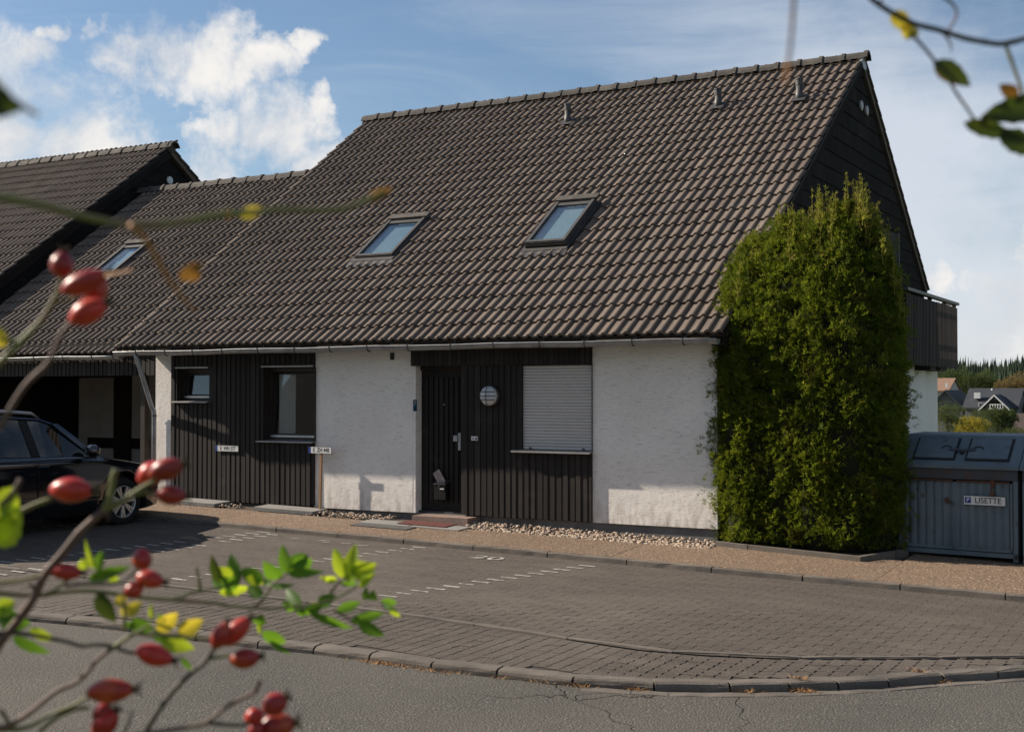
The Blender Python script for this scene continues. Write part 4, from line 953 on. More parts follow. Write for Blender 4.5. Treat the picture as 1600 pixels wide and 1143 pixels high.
# fascia boards
fz0, fz1 = fz(150, 586, 0.06), fz(150, 562, .06)
fas = MB().box(XG - 1.5, XA - .002, .06, .10, fz0, fz1 + .1).build('fascia', 'dark_wood', wing)
x = XG - 1.0
while x < XA - .06: MB().box(x, x + .075, .038, .0595, fz0 - .01, fz1 + .08).build('board', 'dark_wood', fas); x += .094
# carport interior
YBk = 3.6
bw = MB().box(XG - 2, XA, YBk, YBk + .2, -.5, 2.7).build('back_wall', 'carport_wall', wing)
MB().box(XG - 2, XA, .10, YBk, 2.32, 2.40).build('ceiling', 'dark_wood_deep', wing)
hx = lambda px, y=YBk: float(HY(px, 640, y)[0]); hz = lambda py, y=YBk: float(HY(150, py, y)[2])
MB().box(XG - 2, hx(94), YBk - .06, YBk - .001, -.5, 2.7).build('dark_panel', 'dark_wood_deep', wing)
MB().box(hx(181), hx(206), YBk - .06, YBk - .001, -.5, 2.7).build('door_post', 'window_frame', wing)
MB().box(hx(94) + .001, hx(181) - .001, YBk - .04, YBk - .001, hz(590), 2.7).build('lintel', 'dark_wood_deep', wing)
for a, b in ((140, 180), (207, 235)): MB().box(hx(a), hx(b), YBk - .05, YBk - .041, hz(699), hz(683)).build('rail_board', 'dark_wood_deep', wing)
for px in (190, 2):
    q = HY(px, 582, 1.2); cl = thing('ceiling_lamp', q, 'round pale ceiling lamp under the carport roof %s' % ('near the downpipe' if px > 100 else 'above the parked black car'), 'lamp', 'ceiling lamps under the carport roof')
    MB().lathe((q[0], q[1], 2.318), (0, 0, -1), [(.16, 0), (.16, .03)], 20).build('base', 'zinc_dark', cl); MB().lathe((q[0], q[1], 2.287), (0, 0, -1), [(.15, 0), (.145, .03), (.10, .06), (.01, .07)], 20).build('lamp_glass', 'lamp_glass', cl, smooth=True)
pxp = hx(236, .3); MB().box(pxp - .05, pxp + .04, .12, .22, -.4, 2.33).build('post', 'window_frame', wing)

# ------------------------------------------------------------ neighbour house with the tall gable on the left
nb = thing('neighbour_house', (-24, 4, -.1), 'neighbouring house at the left with tall brown tiled roof and black slate gable', 'house')
E2 = E0 + NS * .13
nr = hit(258, 229, NS, NS @ E2 + .03); S2 = float((nr - E2) @ US); XN = XG + .12
nroof = deck('roof', nb, E2, XN - 30 * TW, XN, .02, S2)
tile_field(nroof, E2, XN, 27, int(S2 / TG) + 1, lambda x, s: s < .9, limit=300)
RN_ = E2 + US * S2 + NS * .03
ridge_caps(nroof, (RN_[1] + .02, RN_[2] + .03), XN - 28 * TW, XN, .372)
MB().lathe((XN - .02, RN_[1] + .02, RN_[2] - .02), (1, 0, 0), [(.13, 0), (.13, .05), (.10, .07)], 16).build('ridge_end_cap', 'ridge_tile', nroof)
rsn = np.array([0, 5.5, -5.5 * .72]); 
cfn = ny * E2[1] + nz_ * E2[2]
crn2 = rn[1] * RN_[1] + rn[2] * RN_[2] - .03
gn = gable(nb, XG, 2.3, -.2, 12.0, 20, .253, cfn, crn2, 2.3)
q = [np.array([0, RN_[1], RN_[2]]) + ru * s for s in (0, rl)]
MB().prism([(XN - 8, q[0][1], q[0][2]), (XN, q[0][1], q[0][2]), (XN, q[1][1], q[1][2]), (XN - 8, q[1][1], q[1][2])], -rn * .12).build('rear_roof', 'roof_tile', nb)
for i in range(18):
    s0 = i * rl / 18; qq = [np.array([XN - .25, RN_[1], RN_[2]]) + ru * s for s in (s0, s0 + rl / 18 + .03)]
    MB().prism([qq[0] + rn * .012, qq[1] + rn * .038, qq[1] + rn * .002, qq[0] - rn * .03], (.28, 0, 0)).build('verge_tile', 'ridge_tile', nb)
MB().prism([RP(XG + .02, 0, .0, E2), RP(XG + .02, S2, .0, E2), RP(XG + .02, S2, -.2, E2), RP(XG + .02, 0, -.2, E2)], (.08, 0, 0)).build('barge_board', 'verge_slate', nb)
qd = HX(264.5, 282, XG + .03); MB().lathe(qd, (1, 0, 0), [(.085, 0), (.085, .03), (.06, .035)], 18).build('vent_disc', 'lamp_glass', gn); 
MB().box(XG - 8, XG - .201, 0, 11, -.5, 2.9).build('wall', 'dark_wood_deep', nb)

# ================================================================== OBJECTS IN THE YARD
# ------------------------------------------------------------ number plates and small things on the facade
def plate(px0, px1, pyc, h, y, txt, parent, blue=True):
    a = HY(px0, pyc[0], y); b = HY(px1, pyc[1], y); x0, x1 = a[0], b[0]; zc = (a[2] + b[2]) / 2
    p = MB().box(x0, x1, y - .004, y, zc - h / 2, zc + h / 2).build('plate', 'plate_black', parent)
    MB().box(x0 + .006, x1 - .006, y - .0055, y - .0042, zc - h / 2 + .006, zc + h / 2 - .006).build('plate_face', 'plate_white', p)
    if blue: MB().box(x0 + .006, x0 + .045, y - .0065, y - .0056, zc - h / 2 + .006, zc + h / 2 - .006).build('country_band', 'plate_blue', p); 
    text_mesh('plate_text', txt, h * .86, 'plate_black', p, ((x0 + x1) / 2 + (.02 if blue else 0), y - .0058, zc), (1, 0, 0), (0, 0, 1), .0008, sx=.80)
    return p, x0, x1, zc
s1 = thing('number_plate', HY(355, 700, -.06), 'white number plate reading E WH 377 on the dark wood cladding below the small window', 'number plate')
plate(336.5, 373, (700, 700.5), .095, CL - .026, 'E  WH 377', s1)
PY_ = -.125
s2 = thing('parking_sign', HY(499, 798, PY_), 'white number plate reading E ZH 448 on a thin wooden post', 'sign')
pl, a_, b_, zc_ = plate(482, 518.5, (702.5, 703.5), .10, PY_ - .02, 'E  ZH 448', s2)
xp = float(HY(500.5, 750, PY_)[0]); MB().prism([(xp - .024, PY_ - .018, -.11), (xp + .012, PY_ - .018, -.11), (xp + .012, PY_ + .012, -.11), (xp - .024, PY_ + .012, -.11)], (.026, 0, zc_ + .16)).build('post', 'post_wood', s2)
# P sticker on the white door reveal
q = HX(648.5, 633, XD + .0); yy = .055
st = thing('parking_sticker', (XD + .012, yy, q[2]), 'small blue P sticker on the white reveal left of the front door', 'sign')
xs = fx(654, 680, .0) - .05 + .0015; zq0, zq1 = float(HX(648, 642, xs)[2]), float(HX(648, 624, xs)[2]); yc = float(HX(648.5, 633, xs)[1])
MB().box(xs, xs + .003, yc - .045, yc + .045, zq0, zq1).build('panel', 'sticker_blue', st)
text_mesh('letter', 'P', .10, 'plate_white', st, (xs + .0035, yc, zq1 - .055), (0, 1, 0), (0, 0, 1), .0006)
# mailbox hung on the door with a rolled paper
mx0, mx1 = fx(679, 765, YR - .1), fx(697, 765, YR - .1); mz0, mz1 = fz(688, 781, YR - .1), fz(688, 752, YR - .1)
mbx = thing('mailbox', ((mx0 + mx1) / 2, YR, mz0), 'small black letterbox hanging low on the dark front door', 'mailbox')
body = MB(); body.prism([(mx0, YR - .012, mz0), (mx0, YR - .115, mz0 + .01), (mx0, YR - .125, mz1 - .04), (mx0, YR - .012, mz1 + .0)], (mx1 - mx0, 0, 0)); body.build('body', 'car_black', mbx)
MB().prism([(mx0 - .004, YR - .013, mz1 + .004), (mx0 - .004, YR - .132, mz1 - .042), (mx0 - .004, YR - .134, mz1 - .034), (mx0 - .004, YR - .013, mz1 + .014)], (mx1 - mx0 + .008, 0, 0)).build('lid', 'zinc_dark', mbx)
MB().box((mx0 + mx1) / 2 + .01, mx1 - .02, YR - .128, YR - .1225, mz1 - .105, mz1 - .09).build('name_plate', 'plate_white', mbx)
MB().lathe(((mx0 + mx1) / 2 - .01, YR - .120, mz1 - .06), (0, -1, 0), [(.008, 0), (.008, .006)], 10).build('lock', 'aluminium', mbx)
pc = np.array([(mx0 + mx1) / 2 - .03, YR - .07, mz1 + .06]); d_ = np.array([-.55, 0, .83]); e_ = np.array([.83, 0, .55])
news = MB().prism([pc - d_ * .10 - e_ * .055, pc - d_ * .10 + e_ * .055, pc + d_ * .09 + e_ * .055, pc + d_ * .09 - e_ * .055], (0, -.022, 0)).build('newspaper', 'paper', label='folded newspaper sticking out of the black letterbox on the door', cat='newspaper')
for k in range(5): 
    o = pc + (0, -.0235, 0) + d_ * (-.07 + k * .033); MB().prism([o - e_ * .042, o + e_ * .038, o + e_ * .038 + d_ * .010, o - e_ * .042 + d_ * .010], (0, -.0006, 0)).build('print_line', 'render_grey', news)

# ------------------------------------------------------------ car
def build_car():
    XS = -13.22; hub = HX(193.5, 783.5, XS); WBs = 2.68; Rw = .325
    gzc = hub[2] - Rw
    car = thing('parked_car', (XS - .9, hub[1] - 1.3, gzc), 'black estate car with silver roof rails parked at the left below the carport roof', 'car')
    W = .90; XCn = XS - W + .01; yF = hub[1]; R_ = yF - WBs        # yF: front axle
    def T(u, v, w): return (XCn + v, yF + u, gzc + w)                # u forward, v right, w up
    # stations: u, half width, sill, shoulder(belt) height, top height (hood / belt line)
    st_ = [(.90, .52, .30, .46, .52), (.86, .66, .24, .55, .64), (.74, .79, .21, .62, .735), (.45, .87, .20, .72, .815), (.1, .895, .20, .80, .875), (-.25, .90, .20, .86, .93), (-.50, .90, .20, .905, .975),
           (-1.2, .90, .20, .92, .985), (-2.0, .90, .20, .94, 1.0), (-2.7, .895, .21, .96, 1.02), (-3.2, .87, .26, .97, 1.03), (-3.45, .82, .32, .96, 1.02), (-3.52, .74, .40, .88, .95)]
    V = []; 
    for (u, w, s, b, h) in st_:
        ring = [(w * .80, s - .02), (w * .965, s + .03), (w * .995, s + .18), (w * 1.0, (s + b) * .5), (w * .992, b - .12), (w * .975, b - .03), (w * .93, h - .012), (w * .80, h + .012), (w * .45, h + .035), (0, h + .045)]
        ring = ring + [(-x, z) for x, z in ring[-2::-1]]
        V += [T(u, x, z) for x, z in ring]
    m = 19; n = len(st_)
    Fq = [(i * m + k, (i + 1) * m + k, (i + 1) * m + (k + 1) % m, i * m + (k + 1) % m) for i in range(n - 1) for k in range(m)] + [tuple(range(m)), tuple(range((n - 1) * m, n * m))[::-1]]
    bd = me('body', V, Fq, 'car_paint', True); body = link('body', bd, car)
    cuts = []
    for uy in (0, -WBs):
        cme = MB().lathe(T(uy, -1.2, Rw + .015), (1, 0, 0), [(Rw + .065, 0), (Rw + .065, 2.4)], 32); co = link('cut', me('cut', cme.v, cme.f, 'car_black')); cuts.append(co)
        md = body.modifiers.new('b', 'BOOLEAN'); md.object = co; md.operation = 'DIFFERENCE'; md.solver = 'EXACT'
    bpy.context.view_layer.update()
    nm = bpy.data.meshes.new_from_object(body.evaluated_get(bpy.context.evaluated_depsgraph_get())); body.modifiers.clear(); body.data = nm; nm.name = 'body'
    for c_ in cuts: bpy.data.objects.remove(c_)
    for uy in (0, -WBs): MB().lathe(T(uy, -.70, Rw + .015), (1, 0, 0), [(Rw + .06, 0), (Rw + .06, 1.40)], 24).build('wheel_well', 'car_black', body)
    # greenhouse
    cab = [(-.42, .845, .97, .845, .975), (-.98, .82, .985, .66, 1.385), (-1.25, .82, .985, .645, 1.47), (-1.9, .82, 1.0, .64, 1.51), (-2.6, .81, 1.015, .62, 1.50), (-3.12, .78, 1.02, .58, 1.44), (-3.42, .76, 1.02, .70, 1.10)]
    V = []; 
    for (u, wb, zb, wt, zt) in cab: V += [T(u, x, z) for x, z in [(wb, zb - .02), (wb, zb), (wt + .01, zt - .03), (wt - .04, zt), (0, zt + .025), (-wt + .04, zt), (-wt - .01, zt - .03), (-wb, zb), (-wb, zb - .02)]]
    m = 9; n = len(cab); glassf = []; roof = []
    for i in range(n - 1):
        for k in range(m - 1):
            f = (i * m + k, (i + 1) * m + k, (i + 1) * m + k + 1, i * m + k + 1)
            if k in (1, 6) : glassf.append(f)
            elif i == 0 or i == n - 2: glassf.append(f)
            else: roof.append(f)
    link('window_glass', me('window_glass', V, glassf, 'car_glass', False), car)
    link('roof_panel', me('roof_panel', V, roof, 'car_paint', True), car)
    def on(i, f, k0, k1, side=1):   # point on side glass: station i, fraction along height
        a = cab[i]; wb, zb, wt, zt = a[1], a[2], a[3] + .01, a[4] - .03; x = wb + (wt - wb) * f; z = zb + (zt - zb) * f; return np.array(T(a[0], side * x, z))
    def lerp(u, f, side=1):
        for i in range(n - 1):
            if cab[i][0] >= u >= cab[i + 1][0]: t_ = (cab[i][0] - u) / (cab[i][0] - cab[i + 1][0]); return on(i, f, 0, 0, side) * (1 - t_) + on(i + 1, f, 0, 0, side) * t_
    for side in (1, -1):
        o = np.array([side * .012, 0, 0])
        for (ub, ut, w) in [(-1.42, -1.50, .13), (-2.42, -2.50, .11)]:
            q = [lerp(ub + w / 2, .0, side), lerp(ub - w / 2, 0, side), lerp(ut - w / 2, 1, side), lerp(ut + w / 2, 1, side)]
            MB().prism([p - o * .3 for p in q], o).build('pillar', 'car_black', car)
        q = [np.array(T(-.40, side * .85, .975)), np.array(T(-.56, side * .84, .98)), np.array(T(-1.06, side * .68, 1.40)), np.array(T(-.96, side * .67, 1.40))]
        MB().prism(q, o).build('pillar', 'car_paint', car)
        pts = [lerp(u, 1.0, side) + np.array([0, 0, .012]) for u in (-.99, -1.25, -1.6, -1.9, -2.3, -2.6, -3.1)]; MB().tube(pts, .020, 6).build('window_trim', 'car_paint', car)
        pts = [np.array(T(u, side * (.60 - abs(u + 2) * .012), z)) for u, z in [(-1.18, 1.47), (-1.30, 1.535), (-1.9, 1.575), (-2.5, 1.565), (-2.95, 1.50), (-3.05, 1.46)]]
        MB().tube(pts, [.012, .020, .021, .021, .020, .012], 8).build('roof_rail', 'rim', car, smooth=True)
        MB().tube([np.array(T(u, side * (.893), .94)) for u in (-.5, -1.2, -2.0, -2.7)], .009, 5).build('belt_trim', 'car_black', car)
        mr = MB().lathe(T(-.66, side * .88, 1.04), (side * 1, .25, 0), [(.02, 0), (.055, .02), (.085, .07), (.085, .14), (.055, .18), (.01, .195)], 14)
        mo = mr.build('wing_mirror', 'car_paint', car, smooth=True)
        MB().lathe(T(-.61, side * .98, 1.045), (0, 1, .1), [(.07, 0), (.066, .02), (.03, .045)], 12).build('mirror_cap', 'rim', mo, smooth=True)
        for ud in (-1.45, -2.42): MB().box(*sorted([T(0, side * .900, 0)[0], T(0, side * .9085, 0)[0]]), yF + ud - .003, yF + ud + .003, gzc + .3, gzc + .93).build('door_gap', 'car_black', body)
        for ud in (-1.33, -2.30): MB().tube([T(ud, side * .905, .86), T(ud + .03, side * .925, .865), T(ud - .12 + .03, side * .925, .865), T(ud - .15 + .03, side * .905, .86)], .012, 6).build('door_handle', 'car_paint', body)
        MB().tube([T(u, side * .905, .42) for u in (-.45, -1.2, -2.2)], .018, 6).build('side_moulding', 'car_black', body)
    MB().box(T(0, -.75, 0)[0], T(0, .75, 0)[0], yF - 3.0, yF - .35, gzc + .35, gzc + .55).build('floor', 'interior', car)
    for v in (-.38, .38):
        for u in (-1.45, -2.35): MB().box(XCn + v - .24, XCn + v + .24, yF + u - .10, yF + u + .06, gzc + .5, gzc + 1.12).build('seat', 'interior', car); MB().box(XCn + v - .12, XCn + v + .12, yF + u - .08, yF + u + .02, gzc + 1.13, gzc + 1.28).build('headrest', 'interior', car)
    MB().box(T(0, -.78, 0)[0], T(0, .78, 0)[0], yF - .85, yF - .5, gzc + .75, gzc + .98).build('dashboard', 'interior', car)
    MB().box(T(0, -.6, 0)[0], T(0, .6, 0)[0], yF + .82, yF + .905, gzc + .42, gzc + .56).build('grille', 'car_black', car)
    for side in (1, -1): MB().lathe(T(.70, side * .66, .60), (side * .35, 1, .1), [(.12, 0), (.11, .10), (.05, .13)], 16).build('headlight', 'lamp_glass', car, smooth=True)
    for side in (1, -1): MB().box(*sorted([T(0, side * .72, 0)[0], T(0, side * .84, 0)[0]]), yF - 3.50, yF - 3.40, gzc + .72, gzc + 1.0).build('tail_light', 'lens_red', car)
    # wheels
    for uy in (0, -WBs):
        for side in (1, -1):
            xo = side * (.89); c_ = T(uy, xo, Rw); ax = (side, 0, 0)
            def W_(prof, nm, mat, par, seg=32, sm=True): return MB().lathe(c_, ax, prof, seg).build(nm, mat, par, smooth=sm)
            tyre_p = [(.20, -.19), (Rw - .02, -.20), (Rw, -.17), (Rw, -.03), (Rw - .02, .0), (.235, .005), (.225, -.012), (.215, -.05)]
            wh = W_(tyre_p, 'wheel', 'rubber', car)
            W_([(.218, -.12), (.222, -.004), (.212, .004), (.205, -.01), (.20, -.10)], 'rim', 'rim', wh)
            W_([(.20, -.10), (.20, -.095), (.02, -.095)], 'rim_inner', 'car_black', wh)
            W_([(.055, -.06), (.052, -.012), (.03, -.004), (.005, -.003)], 'hub_cap', 'rim', wh, 18)
            for k in range(7):
                for dd in (-.10, .10):
                    a = 2 * math.pi * k / 7 + dd + .2; ca, sa = math.cos(a), math.sin(a); cb, sb = math.cos(a + dd * .25), math.sin(a + dd * .25); w = .013
                    P = lambda r, cc, ss, t_, dx: np.array(c_) + np.array([side * dx, r * cc - t_ * ss, r * ss + t_ * cc])
                    MB().prism([P(.04, ca, sa, -w, -.012), P(.205, cb, sb, -w * 1.3, -.004), P(.205, cb, sb, w * 1.3, -.004), P(.04, ca, sa, w, -.012)], (-side * .03, 0, 0)).build('spoke', 'rim', wh)
build_car()

# ------------------------------------------------------------ thuja block with its bed edging
def foliage(name, C0, sizes, dirs, mat, parent, nq=5, seed=1, kind=None, flat=.25, droop=0.0):
    """sprays: fans of narrow leaf-sized faces; C0 centres, dirs axes"""
    r = np.random.default_rng(seed); n = len(C0); V = []; 
    up = dirs / np.linalg.norm(dirs, axis=1, keepdims=True); a = r.normal(size=(n, 3)); side = np.cross(up, a); side /= np.linalg.norm(side, axis=1, keepdims=True); nor = np.cross(up, side)
    vs = []; 
    for k in range(nq):
        ang = (k - (nq - 1) / 2) * .42 + r.normal(0, .12, n); L = sizes * (1 - .11 * abs(k - (nq - 1) / 2)) * r.uniform(.75, 1.15, n); w = sizes * .062 * r.uniform(.8, 1.3, n)
        d = up * np.cos(ang)[:, None] + side * np.sin(ang)[:, None] + nor * r.normal(0, flat, n)[:, None]; d /= np.linalg.norm(d, axis=1, keepdims=True)
        t = np.cross(d, nor); t /= np.linalg.norm(t, axis=1, keepdims=True)
        b = C0 + d * (L * .12)[:, None]; mid = C0 + d * (L * .6)[:, None]; e = C0 + d * L[:, None] - np.array([0, 0, 1]) * (droop * L)[:, None]
        vs.append(np.stack([b, mid + t * w[:, None], e, mid - t * w[:, None]], 1))
    V = np.stack(vs, 1).reshape(-1, 3); Fq = np.arange(len(V)).reshape(-1, 4)
    return link(name, raw_mesh(name, V, Fq, mat), parent, kind=kind)
def build_thuja():
    base = GP(1262, 862); tz = float(zpath(base[0], base[1]))
    th = thing('thuja_hedge', (base[0], base[1] + .5, tz), 'tall dense green thuja block standing at the house corner beside the blue bins', 'shrub')
    # columns: (px centre, px half width, px top, depth offset y)
    D0 = 0.25
    cols = []
    def col(pxl, pxr, pyt, y):
        yc = y
        for _ in range(3): l = HY(pxl, 700, yc)[0]; r_ = HY(pxr, 700, yc)[0]; rad = (r_ - l) / 2 * .97; yc = y + .8 * rad
        zt = HY((pxl + pxr) / 2, pyt, yc)[2]; cols.append(((l + r_) / 2, yc, rad, zt))
    col(1124, 1268, 366, -.12); col(1168, 1312, 336, -.16); col(1254, 1402, 316, -.20); col(1318, 1410, 395, -.02); col(1222, 1352, 345, -.22); col(1118, 1230, 455, -.14); col(1345, 1412, 480, .22)
    r = np.random.default_rng(3); P = []; Dn = []; S = []; T_ = []
    def surf(cx, cy, rad, zt, n, inset, sz):
        for i in range(n):
            hgt = r.uniform(0, 1) ** .9; a = r.uniform(0, 2 * math.pi)
            # profile: slightly narrower at base, bulging middle, rounded narrow top
            f = hgt; pr = (.95 + .08 * math.sin(f * math.pi)) * (1 - max(0, (f - .66) / .34) ** 2.6 * .78)
            lump = 1 + .055 * math.sin(3 * a + f * 11 + cx * 5) + .06 * math.sin(7 * a - f * 23 + cx * 3) + .06 * math.sin(31 * f + 4 * a)
            rr = rad * pr * lump * (1 - inset * r.uniform(0, 1) ** 1.5) + r.normal(0, .022) + (abs(r.normal(0, .075)) if r.uniform() < .16 else 0)
            x = cx + rr * math.cos(a); y = cy + rr * .86 * math.sin(a); z = tz + .06 + (zt - tz - .10) * f
            if any(((x - c[0]) / (c[2] * .72)) ** 2 + ((y - c[1]) / (c[2] * .62)) ** 2 < 1 and z < tz + (c[3] - tz) * .82 for c in cols if (c[0], c[1]) != (cx, cy)): continue
            if y > cy + .35 and r.uniform() < .75: continue
            P.append((x, y, z)); o = np.array([math.cos(a) * .85, math.sin(a) * .85, .75 + .9 * f * f]); Dn.append(o + r.normal(0, .32, 3)); S.append(sz * r.uniform(.6, 1.3))
    for c in cols: surf(*c, int(11500 * c[2] * (c[3] - tz) / 1.0), .34, .076)
    P = np.array(P); Dn = np.array(Dn); S = np.array(S)
    # gaps: drop sprays in irregular pockets so that the dark inside shows
    h = np.sin(P[:, 0] * 9.1 + P[:, 2] * 3.3) * np.sin(P[:, 2] * 6.7 + 1.3 + P[:, 1] * 4) * np.sin(P[:, 0] * 4.3 - P[:, 2] * 8.9)
    keep = (h < .22) | (r.uniform(size=len(P)) < .22)
    P, Dn, S = P[keep], Dn[keep], S[keep]
    foliage('foliage', P, S, Dn, 'thuja_leaf', th, 6, 5, 'stuff')
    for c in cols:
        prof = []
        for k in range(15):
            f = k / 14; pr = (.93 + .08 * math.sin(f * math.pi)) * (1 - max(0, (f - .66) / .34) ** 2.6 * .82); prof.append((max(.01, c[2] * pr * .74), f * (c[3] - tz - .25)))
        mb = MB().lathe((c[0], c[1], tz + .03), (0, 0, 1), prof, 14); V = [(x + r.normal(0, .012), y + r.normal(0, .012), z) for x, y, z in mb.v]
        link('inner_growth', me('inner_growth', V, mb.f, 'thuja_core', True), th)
        MB().tube([(c[0], c[1], tz - .05), (c[0], c[1], tz + (c[3] - tz) * .7)], [.06, .02], 8).build('trunk', 'thuja_bark', th)
    # leader shoots at the top
    Pt = []; Dt = []; St = []; shoots = MB()
    for (px, py, n) in [(1164, 392, 4), (1150, 430, 4), (1140, 470, 3), (1218, 312, 5), (1300, 296, 5), (1366, 312, 5), (1282, 284, 7), (1276, 296, 5), (1336, 268, 8), (1342, 280, 6), (1358, 300, 4), (1272, 305, 3), (1300, 312, 4), (1316, 330, 3), (1345, 290, 4), (1212, 325, 4), (1196, 345, 3), (1232, 318, 4), (1240, 340, 3), (1378, 335, 4), (1392, 380, 3), (1402, 420, 3), (1176, 372, 4), (1255, 322, 4), (1326, 300, 4), (1180, 350, 3), (1370, 322, 3), (1290, 330, 4), (1222, 335, 4)]:
        for k in range(n):
            x_, y_ = px + r.normal(0, 7), py + abs(r.normal(0, 13)); tip = HY(x_, y_, .15 + r.normal(0, .15)); bl = .34 + r.uniform(0, .3); b = tip - np.array([r.normal(0, .03), r.normal(0, .03), bl])
            shoots.tube([b, (b + tip) / 2 + r.normal(0, .008, 3), tip], [.006, .004, .002], 4, False)
            for j in range(15):
                f = r.uniform(.05, 1.0); a = r.uniform(0, 6.28); Pt.append(b + (tip - b) * f); Dt.append((math.cos(a) * .8, math.sin(a) * .8, 1.0)); St.append(.10 * (1.15 - f * .75))
    shoots.build('shoots', 'thuja_tip', th, kind='stuff')
    foliage('young_foliage', np.array(Pt), np.array(St), np.array(Dt), 'thuja_tip', th, 4, 8, 'stuff')
    # light green tips scattered all over, their colour brightened to look sunlit
    idx = r.choice(len(P), 4500, replace=False); foliage('sunlit_tips', P[idx] + Dn[idx] * .03, S[idx] * .8, Dn[idx], 'thuja_tip', th, 3, 11, 'stuff')
build_thuja()
def edging():
    pts = [GP(1116, 852), GP(1168, 858), GP(1345, 877), GP(1400, 868), GP(1420, 866)]
    bed = None
    for i, (a, b) in enumerate(zip(pts[:-1], pts[1:])):
        t = (b - a); L = np.linalg.norm(t); t /= L; q = np.array([-t[1], t[0], 0]); n = max(1, round(L / 1.0))
        for k in range(n):
            p0 = a + t * (L * k / n + .006); p1 = a + t * (L * (k + 1) / n - .006)
            o = MB().prism([p0 - (0, 0, .05), p1 - (0, 0, .05), p1 + q * .06 - (0, 0, .05), p0 + q * .06 - (0, 0, .05)], (0, 0, .105 + random.uniform(-.008, .008)))
            if bed is None: bed = o.build('bed_edging', 'kerb', label='low concrete edging of the planting bed at the foot of the thuja', cat='edging')
            else: o.build('edging_stone', 'kerb', bed)
    V = [(p[0], p[1], p[2] + .03) for p in [pts[0] + (0, .05, 0), pts[2] + (0, .06, 0), pts[4] + (0, 1.2, 0), pts[0] + (0, 1.2, 0)]]
    link('planting_bed', me('planting_bed', V, [(0, 1, 2, 3)], 'earth'), kind='structure')
edging()

